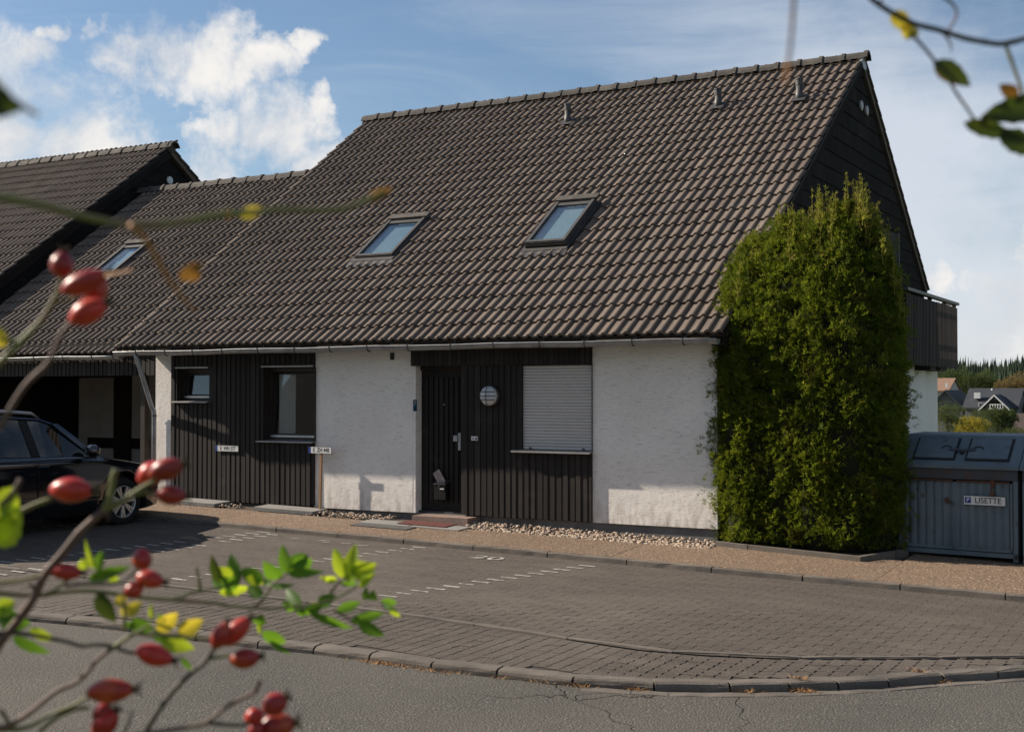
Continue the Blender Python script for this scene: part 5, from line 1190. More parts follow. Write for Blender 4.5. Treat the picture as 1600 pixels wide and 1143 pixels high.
# ------------------------------------------------------------ blue steel bins
def bin_(L, R, label, grp=None, writing=True):
    """steel bin shed: L, R = front bottom corners"""
    t = np.array([R[0] - L[0], R[1] - L[1], 0]); W = np.linalg.norm(t); t /= W; n = np.array([-t[1], t[0], 0]); z0 = (L[2] + R[2]) / 2
    def Q(u, v, w): return np.array([L[0], L[1], 0]) + t * u + n * v + np.array([0, 0, z0 + w])
    def zat(py): return float(hit(1413, py, n, n @ np.array([L[0], L[1], 0]))[2]) - z0
    zs = zat(722) ; zt = zs + .30; D = 1.0
    b = thing('bin_shed', Q(W / 2, D / 2, 0), label, 'waste container', grp)
    def bx(u0, u1, v0, v1, w0, w1, nm, mat, par): return MB().prism([Q(u0, v0, w0), Q(u1, v0, w0), Q(u1, v1, w0), Q(u0, v1, w0)], (0, 0, w1 - w0)).build(nm, mat, par)
    side = MB(); side.prism([Q(0, .03, .05), Q(0, D, .05), Q(0, D, zt), Q(0, .36, zt), Q(0, .03, zs - .02)], t * .03); side.prism([Q(W - .03, .03, .05), Q(W - .03, D, .05), Q(W - .03, D, zt), Q(W - .03, .36, zt), Q(W - .03, .03, zs - .02)], t * .03)
    side.prism([Q(.031, D - .02, .05), Q(W - .031, D - .02, .05), Q(W - .031, D - .02, zt), Q(.031, D - .02, zt)], n * .02)
    body = side.build('body', 'bin_blue', b)
    bx(.02, W - .02, .06, D - .03, .03, .08, 'floor', 'bin_dirt', b)
    bx(0, W, 0, .06, .04, .09, 'bottom_rail', 'bin_blue', b); bx(0, W, .0, .06, zs - .17, zs - .03, 'top_rail', 'bin_trim', b)
    bx(0, .04, .0, .06, .0, zs - .171, 'corner_post', 'bin_blue', b); bx(W - .05, W, .0, .06, .0, zs - .171, 'corner_post', 'bin_blue', b)
    MB().tube([Q(.02, -.012, zs - .185), Q(W * .47, -.012, zs - .187)], .011, 6).build('slide_rail', 'rust', b); MB().tube([Q(W * .50, -.014, zs - .19), Q(W - .08, -.014, zs - .19)], .011, 6).build('slide_rail', 'rust', b)
    # corrugated doors
    for (u0, u1, off) in [(.045, W * .5, .012), (W * .47, W - .055, -.004)]:
        V = []; K = int((u1 - u0) / .0115); z_0, z_1 = .10, zs - .20; prof = [0, 0, 0, 0, .4, 1, 1, .4]
        for i in range(K + 1):
            d = .016 * prof[i % 8]; V += [tuple(Q(u0 + (u1 - u0) * i / K, off + d, z_0)), tuple(Q(u0 + (u1 - u0) * i / K, off + d, z_1))]
        dr = link('door', me('door', V, [(2 * i, 2 * i + 2, 2 * i + 3, 2 * i + 1) for i in range(K)], 'bin_blue'), b)
        for (a, c) in [(u0, u0 + .02), (u1 - .02, u1)]: MB().prism([Q(a, off - .008, z_0), Q(c, off - .008, z_0), Q(c, off + .02, z_0), Q(a, off + .02, z_0)], (0, 0, z_1 - z_0)).build('door_edge', 'bin_blue', dr)
        MB().prism([Q(u0, off - .008, z_0 - .0), Q(u1, off - .008, z_0), Q(u1, off + .0, z_0), Q(u0, off + .0, z_0)], (0, 0, .035)).build('door_edge', 'bin_blue', dr)
        for dz in (0, 1): MB().box(0, .001, 0, .001, 0, .001) if False else None
    # lid: front strip, slope, flat rear
    nl = np.array([0, 0, 1.0])
    sl = [Q(-.02, -.03, zs - .03), Q(W + .02, -.03, zs - .03), Q(W + .02, .36, zt), Q(-.02, .36, zt)]
    lid = MB(); lid.prism(sl, (0, 0, .018)); lid.prism([Q(-.02, -.03, zs - .05), Q(W + .02, -.03, zs - .05), Q(W + .02, -.03, zs - .0301), Q(-.02, -.03, zs - .0301)], n * .01)
    lid.prism([Q(-.02, .361, zt), Q(W + .02, .361, zt), Q(W + .02, D + .02, zt + .01), Q(-.02, D + .02, zt + .01)], (0, 0, .018)); ld = lid.build('lid', 'bin_blue', b)
    sv = (sl[3] - sl[0]); sL = np.linalg.norm(sv); sv /= sL; ns = np.cross(t, sv); ns *= np.sign(ns[2])
    def S_(u, s, h): return sl[0] + t * (u + .02) + sv * s + ns * (h + .017)
    for (u0, u1) in [(W * .13, W * .46), (W * .58, W * .91)]:
        MB().prism([S_(u0 - .025, sL * .17, .0), S_(u1 + .025, sL * .17, .0), S_(u1 + .025, sL * .90, .0), S_(u0 - .025, sL * .90, .0)], ns * .006).build('hatch_rim', 'bin_dirt', ld)
        hl = MB().prism([S_(u0, sL * .22, .006), S_(u1, sL * .22, .006), S_(u1, sL * .86, .006), S_(u0, sL * .86, .006)], ns * .014).build('hatch', 'bin_blue', ld)
        uc = u1 - .10 if u0 < W * .3 else u0 + .10
        MB().tube([S_(uc + .055 * math.cos(a), sL * .50 + .045 * math.sin(a), .024) for a in np.linspace(0, math.pi, 9)], .006, 6).build('hatch_handle', 'bin_dirt', hl)
        ue = u1 if u0 < W * .3 else u0; MB().prism([S_(ue - .07, sL * .44, .021), S_(ue + .07, sL * .44, .021), S_(ue + .07, sL * .50, .021), S_(ue - .07, sL * .50, .021)], ns * .008).build('latch', 'bin_trim', hl)
    MB().lathe(S_(W * .52, sL * .42, .0), ns, [(.025, 0), (.025, .02), (.01, .03)], 10).build('lid_knob', 'bin_dirt', ld)
    # padlock
    up = W * .80; pk = MB().prism([Q(up - .022, -.035, zs - .345), Q(up + .022, -.035, zs - .345), Q(up + .022, -.035, zs - .295), Q(up - .022, -.035, zs - .295)], n * .018).build('padlock', 'rust', b)
    MB().tube([Q(up - .014, -.026, zs - .295), Q(up - .012, -.026, zs - .25), Q(up, -.026, zs - .235), Q(up + .012, -.026, zs - .25), Q(up + .014, -.026, zs - .295)], .005, 6).build('shackle', 'rust', pk)
    MB().prism([Q(up - .02, -.02, zs - .25), Q(up + .02, -.02, zs - .25), Q(up + .02, -.02, zs - .16), Q(up - .02, -.02, zs - .16)], n * .006).build('hasp', 'rust', b)
    return b, Q, W, zs, t, n
BL, BR = GP(1405, 863), GP(1591, 881)
b1, Qb, Wb, zsb, tb, nbn = bin_(BL, BR, 'blue grey steel waste container with two hatches and an owner plate beside the thuja')
BR2 = BR + tb * (Wb + .05); bin_(BR + tb * .05 , BR2, 'dark blue steel waste container cut by the right picture edge')
# owner plate on the door
def owner_plate():
    L_ = lambda px, py: hit(px, py, nbn, nbn @ (Qb(0, -.020, 0)))
    a, c = L_(1505.5, 782), L_(1571.5, 782.5); u0 = float((a - Qb(0, 0, 0)) @ tb); u1 = float((c - Qb(0, 0, 0)) @ tb); z1 = float(L_(1538, 774.5)[2]); z0 = float(L_(1538, 789.5)[2])
    s = thing('owner_plate', Qb((u0 + u1) / 2, -.02, 0) * (1, 1, 0) + (0, 0, z0), 'white plate with a P sign and the word LISETTE on the blue container door', 'sign')
    P = lambda u, v, z: Qb(u, v, 0) * (1, 1, 0) + (0, 0, z)
    def rect(u0, u1, z0, z1, v, th, nm, mat, par): return MB().prism([P(u0, v, z0), P(u1, v, z0), P(u1, v, z1), P(u0, v, z1)], nbn * th).build(nm, mat, par)
    pl = rect(u0, u1, z0, z1, -.022, .004, 'plate', 'plate_black', s); rect(u0 + .005, u1 - .005, z0 + .005, z1 - .005, -.0235, .0014, 'plate_face', 'plate_white', pl)
    h = z1 - z0; rect(u0 + .016, u0 + .016 + h * .62, z0 + h * .2, z1 - h * .16, -.0250, .0014, 'parking_symbol', 'plate_blue', pl)
    zc = (z0 + z1) / 2
    text_mesh('letter', 'P', h * .62, 'plate_white', pl, P(u0 + .016 + h * .31, -.0258, zc + h * .01), tb, (0, 0, 1), .0006)
    text_mesh('plate_text', 'LISETTE', h * .84, 'plate_black', pl, P(u0 + (u1 - u0) * .585, -.0240, zc), tb, (0, 0, 1), .0008, sx=(u1 - u0) * .74 / (h * .84 * 4.0))
owner_plate()

# ================================================================== BACKGROUND
def gable_house(name, label, cat, px0, px1, py_ridge, py_eave, py_base, Y, depth, wallm, roofm, axis='x', front_gable=False):
    """house whose front spans px0..px1 at distance plane Y"""
    a = HY(px0, py_eave, Y); b = HY(px1, py_eave, Y); x0, x1 = a[0], b[0]; ze = a[2]; zr = HY(px0, py_ridge, Y)[2]; zb = HY(px0, py_base, Y)[2] - 3
    h = thing(name, ((x0 + x1) / 2, Y + depth / 2, zb), label, cat)
    xm = (x0 + x1) / 2
    if front_gable:
        MB().prism([(x0, Y, zb), (x1, Y, zb), (x1, Y, ze), (xm, Y, zr - .3), (x0, Y, ze)], (0, depth, 0)).build('wall', wallm, h)
        for s in (-1, 1):
            xe = x0 - .5 if s < 0 else x1 + .5; zd = ze - .5 * (zr - ze) / (xm - x0)
            MB().prism([(xm, Y - .6, zr), (xe, Y - .6, zd), (xe, Y - .6, zd - .25), (xm, Y - .6, zr - .25)], (0, depth + 1.2, 0)).build('roof', roofm, h)
    else:
        ym = Y + depth / 2
        MB().prism([(x0 + .3, Y, zb), (x0 + .3, Y + depth, zb), (x0 + .3, Y + depth, ze), (x0 + .3, ym, zr - .3), (x0 + .3, Y, ze)], (x1 - x0 - .6, 0, 0)).build('wall', wallm, h)
        for s in (-1, 1):
            ye = Y - .5 if s < 0 else Y + depth + .5; zd = ze - .5 * (zr - ze) / (depth / 2)
            MB().prism([(x0, ym, zr), (x0, ye, zd), (x0, ye, zd - .25), (x0, ym, zr - .25)], (x1 - x0, 0, 0)).build('roof', roofm, h)
    return h, x0, x1, zb, ze, zr
YH = 190.0
hA, x0, x1, zb, ze, zr = gable_house('far_house', 'grey valley house with a long dark roof, a small front gable and a white balcony', 'house', 1504, 1592, 606, 634, 676, YH, 11, 'far_wall_grey', 'far_roof_dark')
# cross gable with balcony
P_ = lambda px, py, y: HY(px, py, y)
g0_, g1g = P_(1540, 634, YH - 3), P_(1571, 634, YH - 3); gt = P_(1555, 616, YH - 3); xm = gt[0]
MB().prism([(g0_[0], YH - 3, zb), (g1g[0], YH - 3, zb), (g1g[0], YH - 3, g0_[2]), (xm, YH - 3, gt[2] - .3), (g0_[0], YH - 3, g0_[2])], (0, 6, 0)).build('gable_wall', 'far_wall_grey', hA)
for s in (-1, 1):
    xe = (g0_[0] - .9) if s < 0 else (g1g[0] + .9); MB().prism([(xm, YH - 4, gt[2]), (xe, YH - 4, g0_[2] - .6), (xe, YH - 4, g0_[2] - .85), (xm, YH - 4, gt[2] - .25)], (0, 7, 0)).build('gable_roof', 'far_roof_dark', hA)
    MB().prism([(xm, YH - 4.1, gt[2] + .02), (xe, YH - 4.1, g0_[2] - .58), (xe, YH - 4.1, g0_[2] - .85), (xm, YH - 4.1, gt[2] - .25)], (0, .08, 0)).build('barge_board', 'far_white', hA)
def winb(px0, px1, py0, py1, y, mat, nm, par, t=.15): 
    a = P_(px0, py1, y); c = P_(px1, py0, y); return MB().box(a[0], c[0], y - t, y - .01, a[2], c[2]).build(nm, mat, par)
winb(1546, 1567, 626, 638, YH - 3, 'interior', 'window', hA, .1)
bl_ = winb(1546.5, 1567.5, 637.5, 639.6, YH - 4, 'far_white', 'balcony', hA, 1.0)
for px in np.linspace(1547, 1567, 6): MB().box(float(P_(px, 632, YH - 4.6)[0]) - .05, float(P_(px, 632, YH - 4.6)[0]) + .05, YH - 4.7, YH - 4.6, float(P_(px, 638, YH - 4.6)[2]), float(P_(px, 631.5, YH - 4.6)[2])).build('baluster', 'far_white', bl_)
winb(1546.5, 1567.5, 631, 632, YH - 4.5, 'far_white', 'rail', bl_, .1)
for (a, b, c, d) in [(1529, 1535, 629, 634), (1538, 1543, 633, 635), (1530, 1534, 642, 645)]:
    w_ = winb(a, b, c, d, YH, 'far_white', 'window', hA, .12); winb(a + .8, b - .8, c + .8, d - .8, YH - .12, 'interior', 'pane', w_, .03)
q_ = P_(1527, 616, YH + 1.5); MB().box(q_[0] - .45, q_[0] + .45, YH + 1.3, YH + 2.4, q_[2] - .6, q_[2] + .3).build('roof_window', 'far_white', hA)
MB().tube([(float(P_(1550.5, 610, YH + 5)[0]), YH + 5, float(P_(1550, 618, YH + 5)[2])), (float(P_(1550.5, 610, YH + 5)[0]), YH + 5, float(P_(1550, 607, YH + 5)[2]))], .18, 6).build('flue', 'far_white', hA)
hB, *_ = gable_house('far_house', 'brown roofed valley house at the right picture edge behind the grey one', 'house', 1578, 1625, 608, 634, 676, YH + 6, 12, 'far_wood', 'far_roof_brown')
hC, *_ = gable_house('far_house', 'dark roofed valley house just right of the white garden wall', 'house', 1452, 1504, 609, 634, 676, YH + 2, 12, 'far_wall_grey', 'far_roof_dark', front_gable=True)
hD, *_ = gable_house('far_house', 'house with a sunlit orange brown roof above the dark valley roofs', 'house', 1440, 1484, 590, 608, 640, YH + 28, 11, 'far_wall_light', 'far_roof_orange', front_gable=False)
winb(1477, 1481, 598, 605, YH + 27.9, 'far_white', 'window', hD)
hE, *_ = gable_house('far_house', 'low dark roofed house at the lower right behind the bushes', 'house', 1580, 1640, 646, 672, 690, YH - 45, 9, 'far_wood', 'far_roof_brown')

def tree(name, label, px, py_top, py_bot, Y, wpx, mat, n=900, seed=1, leaf=None, trunk=True, shape=1.0, cat='tree', grp=None):
    r = np.random.default_rng(seed); top = HY(px, py_top, Y); bot = HY(px, py_bot, Y); H = top[2] - bot[2]; d = (np.array([top[0], Y, top[2]]) - CAM) @ FW; Wd = wpx / F * d
    gz_ = min(bot[2], ground_z(top[0], Y)) ; t = thing(name, (top[0], Y, gz_), label, cat, grp); cx = top[0]
    blobs = [(cx + r.uniform(-.5, .5) * Wd * .62, Y + r.uniform(-.4, .4) * Wd, bot[2] + H * r.uniform(.12, .82), r.uniform(.22, .40) * Wd) for _ in range(16)]
    P = []; Dn = []
    for i in range(n):
        b = blobs[r.integers(len(blobs))]; v = r.normal(size=3); v /= np.linalg.norm(v); v[2] = abs(v[2]) * .9 + v[2] * .1; rr = b[3] * r.uniform(.7, 1.12)
        z = b[2] + v[2] * rr * .8
        if z > top[2] + H * .04: continue
        P.append((b[0] + v[0] * rr, b[1] + v[1] * rr, z)); Dn.append(v + r.normal(0, .5, 3))
    lf = leaf or Wd * .09; foliage('crown', np.array(P), np.full(len(P), lf) * r.uniform(.6, 1.4, len(P)), np.array(Dn), mat, t, 4, seed, flat=.7)
    MB().tube([(cx, Y, gz_ - .3), (cx + .02 * Wd, Y, bot[2] + H * .3), (cx, Y, bot[2] + H * .75)], [Wd * .035, Wd * .025, Wd * .01], 7).build('trunk', 'bark', t)
    for k in range(4):
        b = blobs[k]; MB().tube([(cx, Y, bot[2] + H * .3), (b[0], b[1], b[2])], [Wd * .018, Wd * .006], 5).build('limb', 'bark', t)
    return t
tree('bush', 'loose bush with pale upright leaves just right of the white garden wall', 1480, 622, 690, 38, 42, 'tree_light', 1500, 2, cat='bush')
tree('bush', 'tall sparse bush with whitish leaf tips between the white wall and the yellow bush', 1494, 630, 690, 42, 30, 'tree_green', 1100, 12, cat='bush')
tree('bush', 'low yellow leaved bush behind the lid of the blue container', 1517, 652, 690, 40, 48, 'tree_yellow', 1700, 3, cat='bush')
tree('bush', 'round dark green bush in front of the grey valley house', 1556, 640, 696, 60, 58, 'tree_green', 2200, 4, cat='bush')
tree('bush', 'olive green bush between the yellow bush and the round dark one', 1528, 632, 690, 75, 34, 'tree_light', 1200, 5, cat='bush')
tree('bush', 'pale yellow green hedge plant behind the right end of the container', 1592, 670, 700, 45, 40, 'tree_light', 1100, 6, cat='bush')
tree('broadleaf_tree', 'large autumn brown tree at the right edge above the valley roofs', 1588, 583, 640, 240, 52, 'tree_brown', 2600, 7)
tree('broadleaf_tree', 'pale green slender tree in front of the conifer ridge', 1535, 571, 625, 260, 22, 'tree_light', 1200, 8)
tree('broadleaf_tree', 'pale green tree beside the slender one before the conifer ridge', 1545, 574, 625, 262, 20, 'tree_light', 1000, 9)
tree('broadleaf_tree', 'dark rounded tree behind the orange roofed house', 1505, 578, 640, 235, 46, 'tree_green', 2400, 10)
tree('broadleaf_tree', 'brownish dark tree left of the autumn brown one', 1540, 584, 636, 238, 40, 'tree_green', 2000, 13)
tree('broadleaf_tree', 'narrow pale birch just right of the balcony', 1508, 566, 600, 265, 12, 'tree_light', 500, 14)
tree('broadleaf_tree', 'olive tree between the dark tree and the autumn brown one', 1562, 592, 625, 232, 26, 'tree_brown', 1100, 15)
tree('broadleaf_tree', 'dark tree half hidden behind the balcony brace', 1484, 574, 640, 238, 40, 'tree_green', 2000, 16)
# conifer ridge: a wood that reads as one mass
def conifers():
    r = np.random.default_rng(5); V = []; Fq = []
    for row in range(9):
        Y = 300 + row * 14
        for px in np.arange(1380, 1760, 4.6 if row > 2 else 6):
            p = px + r.normal(0, 2); pt = 556 + (8 - row) * 2.4 + r.uniform(-1, 9) + 3 * math.sin(p * .05); top = HY(p, pt, Y); H = r.uniform(13, 19); rad = r.uniform(2.6, 4.6)
            K = 8
            for k in range(K):
                z = top[2] - H * k / K; rr = rad * ((k + .6) / K) ** .9; o = len(V); zz = z - H / K * 1.5
                V.append((top[0], Y, z + .3)); m = 7
                for j in range(m):
                    a = 2 * math.pi * j / m + r.uniform(-.2, .2); q = rr * r.uniform(.65, 1.2); V.append((top[0] + q * math.cos(a), Y + q * math.sin(a), zz + r.uniform(-.3, .3)))
                Fq += [(o, o + 1 + j, o + 1 + (j + 1) % m) for j in range(m)]
    link('conifer_wood', me('conifer_wood', V, Fq, 'conifer'), kind='stuff', label='dark conifer wood along the far ridge', cat='forest')
    # rising ground under the wood
    a = HY(1300, 600, 300); b = HY(1900, 600, 300)
    V = [(a[0] - 60, 292, -9), (b[0] + 60, 292, -9), (b[0] + 60, 440, 4), (a[0] - 60, 440, 4)]; link('hillside', me('hillside', V, [(0, 1, 2, 3)], 'grass_ground'), kind='structure')
conifers()
# houses across the road, behind the camera: what the panes reflect
def across(x0, x1, y, h, label):
    t = thing('opposite_house', ((x0 + x1) / 2, y, -.6), label, 'house'); ze = 2.6
    MB().box(x0, x1, y - 9, y, -1, ze).build('wall', 'carport_wall', t); MB().prism([(x0 - .4, y + .5, ze - .2), (x0 - .4, y - 4.5, h), (x0 - .4, y - 9.5, ze - .2)], (x1 - x0 + .8, 0, 0)).build('roof', 'far_roof_brown', t)
across(-36, -22.5, -26, 8.6, 'brown roofed house across the road mirrored in the window panes')
across(-18.0, -4, -28, 9.4, 'second brown roofed house across the road opposite the front door')

# ================================================================== DOG ROSES IN THE FOREGROUND
def leaflet(base, tip, w, mat, parent, depth_b, depth_t=None, fold=.25, curl=.12, name='leaf', seed=0):
    r = random.Random(seed + int(base[0] * 7 + tip[1] * 3)); depth_t = depth_t or depth_b
    a = PD(*base, depth_b); b = PD(*tip, depth_t); ax = b - a; L = np.linalg.norm(ax); ax /= L; wd = w * 1.22 / F * (depth_b + depth_t) / 2
    sd = np.cross(ax, FW); sd /= np.linalg.norm(sd); nr_ = np.cross(sd, ax); K = 9; V = []
    tw = r.uniform(-.35, .35)
    for i in range(K + 1):
        f = i / K; ww = wd * .5 * (math.sin(math.pi * f ** .80) ** .75) * (1 - .12 * f) if 0 < f < 1 else 0.0003
        ww *= (1 + (.07 if i % 2 else -.05)) if 0 < i < K else 1
        c = a + ax * L * f - nr_ * curl * L * (f * (1 - f)) * 1.2 + nr_ * curl * .5 * L * f * f
        ct, st = math.cos(tw), math.sin(tw); s2 = sd * ct + nr_ * st; n2 = nr_ * ct - sd * st
        V += [c + s2 * ww - n2 * fold * ww, c + s2 * ww * .5 - n2 * fold * ww * .35, c, c - s2 * ww * .5 - n2 * fold * ww * .35, c - s2 * ww - n2 * fold * ww]
    Fq = [(i * 5 + k, i * 5 + k + 1, (i + 1) * 5 + k + 1, (i + 1) * 5 + k) for i in range(K) for k in range(4)]
    return link(name, me(name, [tuple(v) for v in V], Fq, mat, True), parent)
def cane(pts, r0, r1, mat, parent, d0, d1, name='cane', thorns=0):
    n = len(pts); P = [PD(x, y, d0 + (d1 - d0) * i / (n - 1)) for i, (x, y) in enumerate(pts)]
    # smooth through the traced points
    Q = []; 
    for i in range(n - 1):
        p0 = P[max(i - 1, 0)]; p1 = P[i]; p2 = P[i + 1]; p3 = P[min(i + 2, n - 1)]
        for t in np.linspace(0, 1, 5)[:-1]: Q.append(.5 * ((2 * p1) + (-p0 + p2) * t + (2 * p0 - 5 * p1 + 4 * p2 - p3) * t * t + (-p0 + 3 * p1 - 3 * p2 + p3) * t ** 3))
    Q.append(P[-1]); m = len(Q); dm = (d0 + d1) / 2; R = [(r0 + (r1 - r0) * i / (m - 1)) / F * dm * (1 + (.12 if i % 7 == 3 else 0)) for i in range(m)]
    c = MB().tube(Q, R, 8).build(name, mat, parent, smooth=True)
    for k in range(thorns):
        i = random.randint(1, m - 2); t = Q[i + 1] - Q[i]; t /= np.linalg.norm(t); q = np.cross(t, FW) * random.choice((-1, 1)); MB().tube([Q[i], Q[i] + q * R[i] * 2.0 + t * R[i], Q[i] + q * R[i] * 3.2 - t * R[i]], [R[i] * .8, R[i] * .4, R[i] * .05], 5).build('thorn', 'cane_brown', c)
    return c
def hip(cx, cy, L, W, ang, d, parent, mat='rose_hip', sepals=True, tilt=0.0):
    """rose hip: calyx end towards ang (degrees, 0 = right, 90 = up)"""
    a = math.radians(ang); up = UP; ax = RT * math.cos(a) + up * math.sin(a) + FW * tilt; ax /= np.linalg.norm(ax); s = d / F; Ls, Ws = L * s, W * s; c = PD(cx, cy, d)
    prof = []; K = 12
    for i in range(K + 1):
        f = i / K; rr = .5 * Ws * (math.sin(math.pi * min(1, f * .93 + .035)) ** .62) * (1 - .10 * f); prof.append((max(rr, .0006), -Ls / 2 + Ls * f))
    h = MB().lathe(c, ax, prof, 18).build('rose_hip', mat, parent, smooth=True)
    if sepals:
        e = c + ax * Ls * .49; MB().lathe(e - ax * Ls * .02, ax, [(Ws * .15, 0), (Ws * .17, Ls * .05), (Ws * .10, Ls * .11)], 10).build('calyx', 'sepal', h)
        u = np.cross(ax, FW); u /= np.linalg.norm(u); v = np.cross(ax, u)
        for k in range(6):
            t = k * 1.05 + .4; dr = u * math.cos(t) + v * math.sin(t); MB().tube([e + ax * Ls * .03, e + ax * Ls * .12 + dr * Ws * .16, e + ax * Ls * (.10 + .06 * (k % 3)) + dr * Ws * .38], [Ws * .05, Ws * .04, Ws * .010], 4).build('sepal', 'sepal', h)
    return h
def c3(x, y): return (x / 3.7725, 840 + y / 3.7725)
def c4(x, y): return (300 + x / 3.5375, 820 + y / 3.5375)

ROOT = PD(-260, 1900, .95); ROOT[2] = float(zpark(ROOT[0], ROOT[1])) - .06
rose = thing('dog_rose', ROOT, 'dog rose bush with red hips and green leaves in the lower left foreground', 'shrub')
D = .70
# verge of earth and grass that carries the roses
def verge():
    V = []; Fq = []; nx = 24
    for i in range(nx + 1):
        x = -5.5 + 8 * i / nx
        for j, (y, h) in enumerate([(-11.6 - .25 * math.sin(i), -.02), (-12.3, .10), (-13.4, .16), (-16.5, .10), (-18, .02)]): V.append((x, y - .12 * abs(x + 1), zpark(x, -12) - ROAD + h - .02))
    Fq = [(i * 5 + j + 1, i * 5 + j, (i + 1) * 5 + j, (i + 1) * 5 + j + 1) for i in range(nx) for j in range(4)]
    link('grass_verge', me('grass_verge', V, Fq, 'grass_ground', True), kind='structure')
# canes (traced), each runs on to the root
def to_root(px, py, d, r, mat='cane_brown', par=None):
    a = PD(px, py, d); P = [a, a * .7 + ROOT * .3 + (0, 0, .02), a * .3 + ROOT * .7 + (0, 0, .03), ROOT]; s = r / F * d
    MB().tube(P, [s, s * 1.2, s * 1.5, s * 1.8], 8).build('cane', mat, par or rose, smooth=True)
cane([(-24, 1045), (0, 1004), (26, 972), (53, 933), (70, 898), (99, 863), (124, 832), (152, 806), (163, 797)], 7.5, 5.8, 'cane_brown', rose, D, D, thorns=2); to_root(-24, 1045, D, 7.5)
cane([(163, 797), (171, 780), (175, 760), (177, 745), (181, 734)], 6.5, 5, 'cane_green', rose, D, D)
cane([(165, 795), (190, 783), (214, 767), (232, 756), (247, 748)], 5, 3.2, 'cane_green', rose, D, D)
cane([(205, 772), (222, 770), (242, 768)], 3, 2.4, 'cane_green', rose, D, D)
cane([(-24, 833), (20, 806), (50, 790), (80, 779)], 5.5, 3.6, 'cane_green', rose, D, D); cane([(-70, 870), (-24, 833)], 6, 5.5, 'cane_green', rose, D, D); to_root(-70, 870, D, 6, 'cane_green')
hip(112, 765, 66, 42, -2, D, rose); hip(238, 739, 50, 40, 30, D * 1.01, rose, sepals=False); hip(260, 733, 56, 38, 18, D * .99, rose, 'rose_hip'); hip(267, 773, 50, 33, -6, D, rose)
# upper left cluster
cane([(-30, 690), (0, 664), (38, 604), (76, 566), (94, 525), (112, 503), (124, 492)], 5.5, 3.2, 'cane_brown', rose, .60, .60); to_root(-30, 690, .60, 5.5)
cane([(-26, 590), (0, 566), (31, 535), (63, 502), (82, 472), (92, 452), (97, 432)], 6.5, 3.2, 'cane_green', rose, .60, .60); to_root(-26, 590, .6, 6.5, 'cane_green')
cane([(0, 528), (20, 532), (36, 534)], 3, 3, 'cane_green', rose, .60, .60); cane([(80, 474), (100, 470), (124, 462)], 2.6, 2.4, 'cane_green', rose, .60, .60)
hip(97, 413, 42, 38, 82, .59, rose); hip(132, 441, 76, 38, 22, .58, rose); hip(150, 458, 60, 36, 65, .60, rose, sepals=False); hip(138, 487, 64, 42, 28, .59, rose)
cane([(160, 432), (180, 428), (210, 421)], 3, 1.4, 'cane_orange', rose, .58, .56)
leaflet((10, 540), (-14, 508), 26, 'rose_leaf_yellow', rose, .6); 
# middle left
cane([c3(-90, 275), c3(0, 265), c3(120, 250), c3(250, 215), c3(300, 190)], 4, 2.6, 'cane_green', rose, D, D); to_root(*c3(-90, 275), D, 4, 'cane_green')
cane([c3(215, 345), c3(300, 320), c3(370, 270), c3(430, 222)], 3.4, 2.4, 'cane_green', rose, D, D)
hip(*c3(390, 198), 50, 28, -4, D, rose); 
hip(*c3(838, 125), 35, 33, 95, D * .98, rose, sepals=False); hip(*c3(885, 243), 45, 30, -12, D, rose); hip(*c3(785, 308), 32, 28, 200, D, rose, sepals=False)
cane([c3(385, 285), c3(480, 272), c3(560, 272), c3(700, 262), c3(760, 225), c3(805, 180)], 2.8, 2.6, 'cane_dark', rose, D, D)
# long green shoot with the bright leaves
DL = .92
shoot = cane([c3(-90, 315), c3(0, 325), c3(200, 340), c3(350, 322), c3(540, 312), c3(830, 350), c3(1050, 366), c3(1300, 388), c4(180, 443), c4(350, 456), c4(450, 460), c4(540, 450), c4(640, 442), c4(720, 425), c4(800, 402), c4(860, 370), c4(915, 335)], 3.6, 1.8, 'cane_green', rose, D, DL, thorns=1); to_root(*c3(-90, 315), D, 4, 'cane_green')
cane([c4(340, 452), c4(390, 415), c4(430, 350), c4(470, 305), c4(530, 262)], 2.4, 1.4, 'cane_green', rose, DL, DL)
cane([c4(-20, 378), c4(60, 362), c4(150, 345), c4(250, 330)], 2.6, 1.2, 'cane_green', rose, DL * .95, DL); cane([c4(-20, 378), c4(-60, 398), c4(-110, 405)], 2.6, 3, 'cane_green', rose, DL * .95, DL * .9)
cane([c4(45, 358), c4(38, 300), c4(22, 228)], 3.2, 1.8, 'cane_green', rose, DL * .95, DL * .95)
cane([c4(700, 430), c4(760, 380), c4(800, 330), c4(850, 280)], 2.8, 1.4, 'cane_green', rose, DL, DL); cane([c4(780, 470), c4(840, 500), c4(905, 545)], 2, 1.4, 'cane_brown', rose, DL, DL)
B_, G_, Y_ = 'rose_leaf_sunlit', 'rose_leaf', 'rose_leaf_yellow'
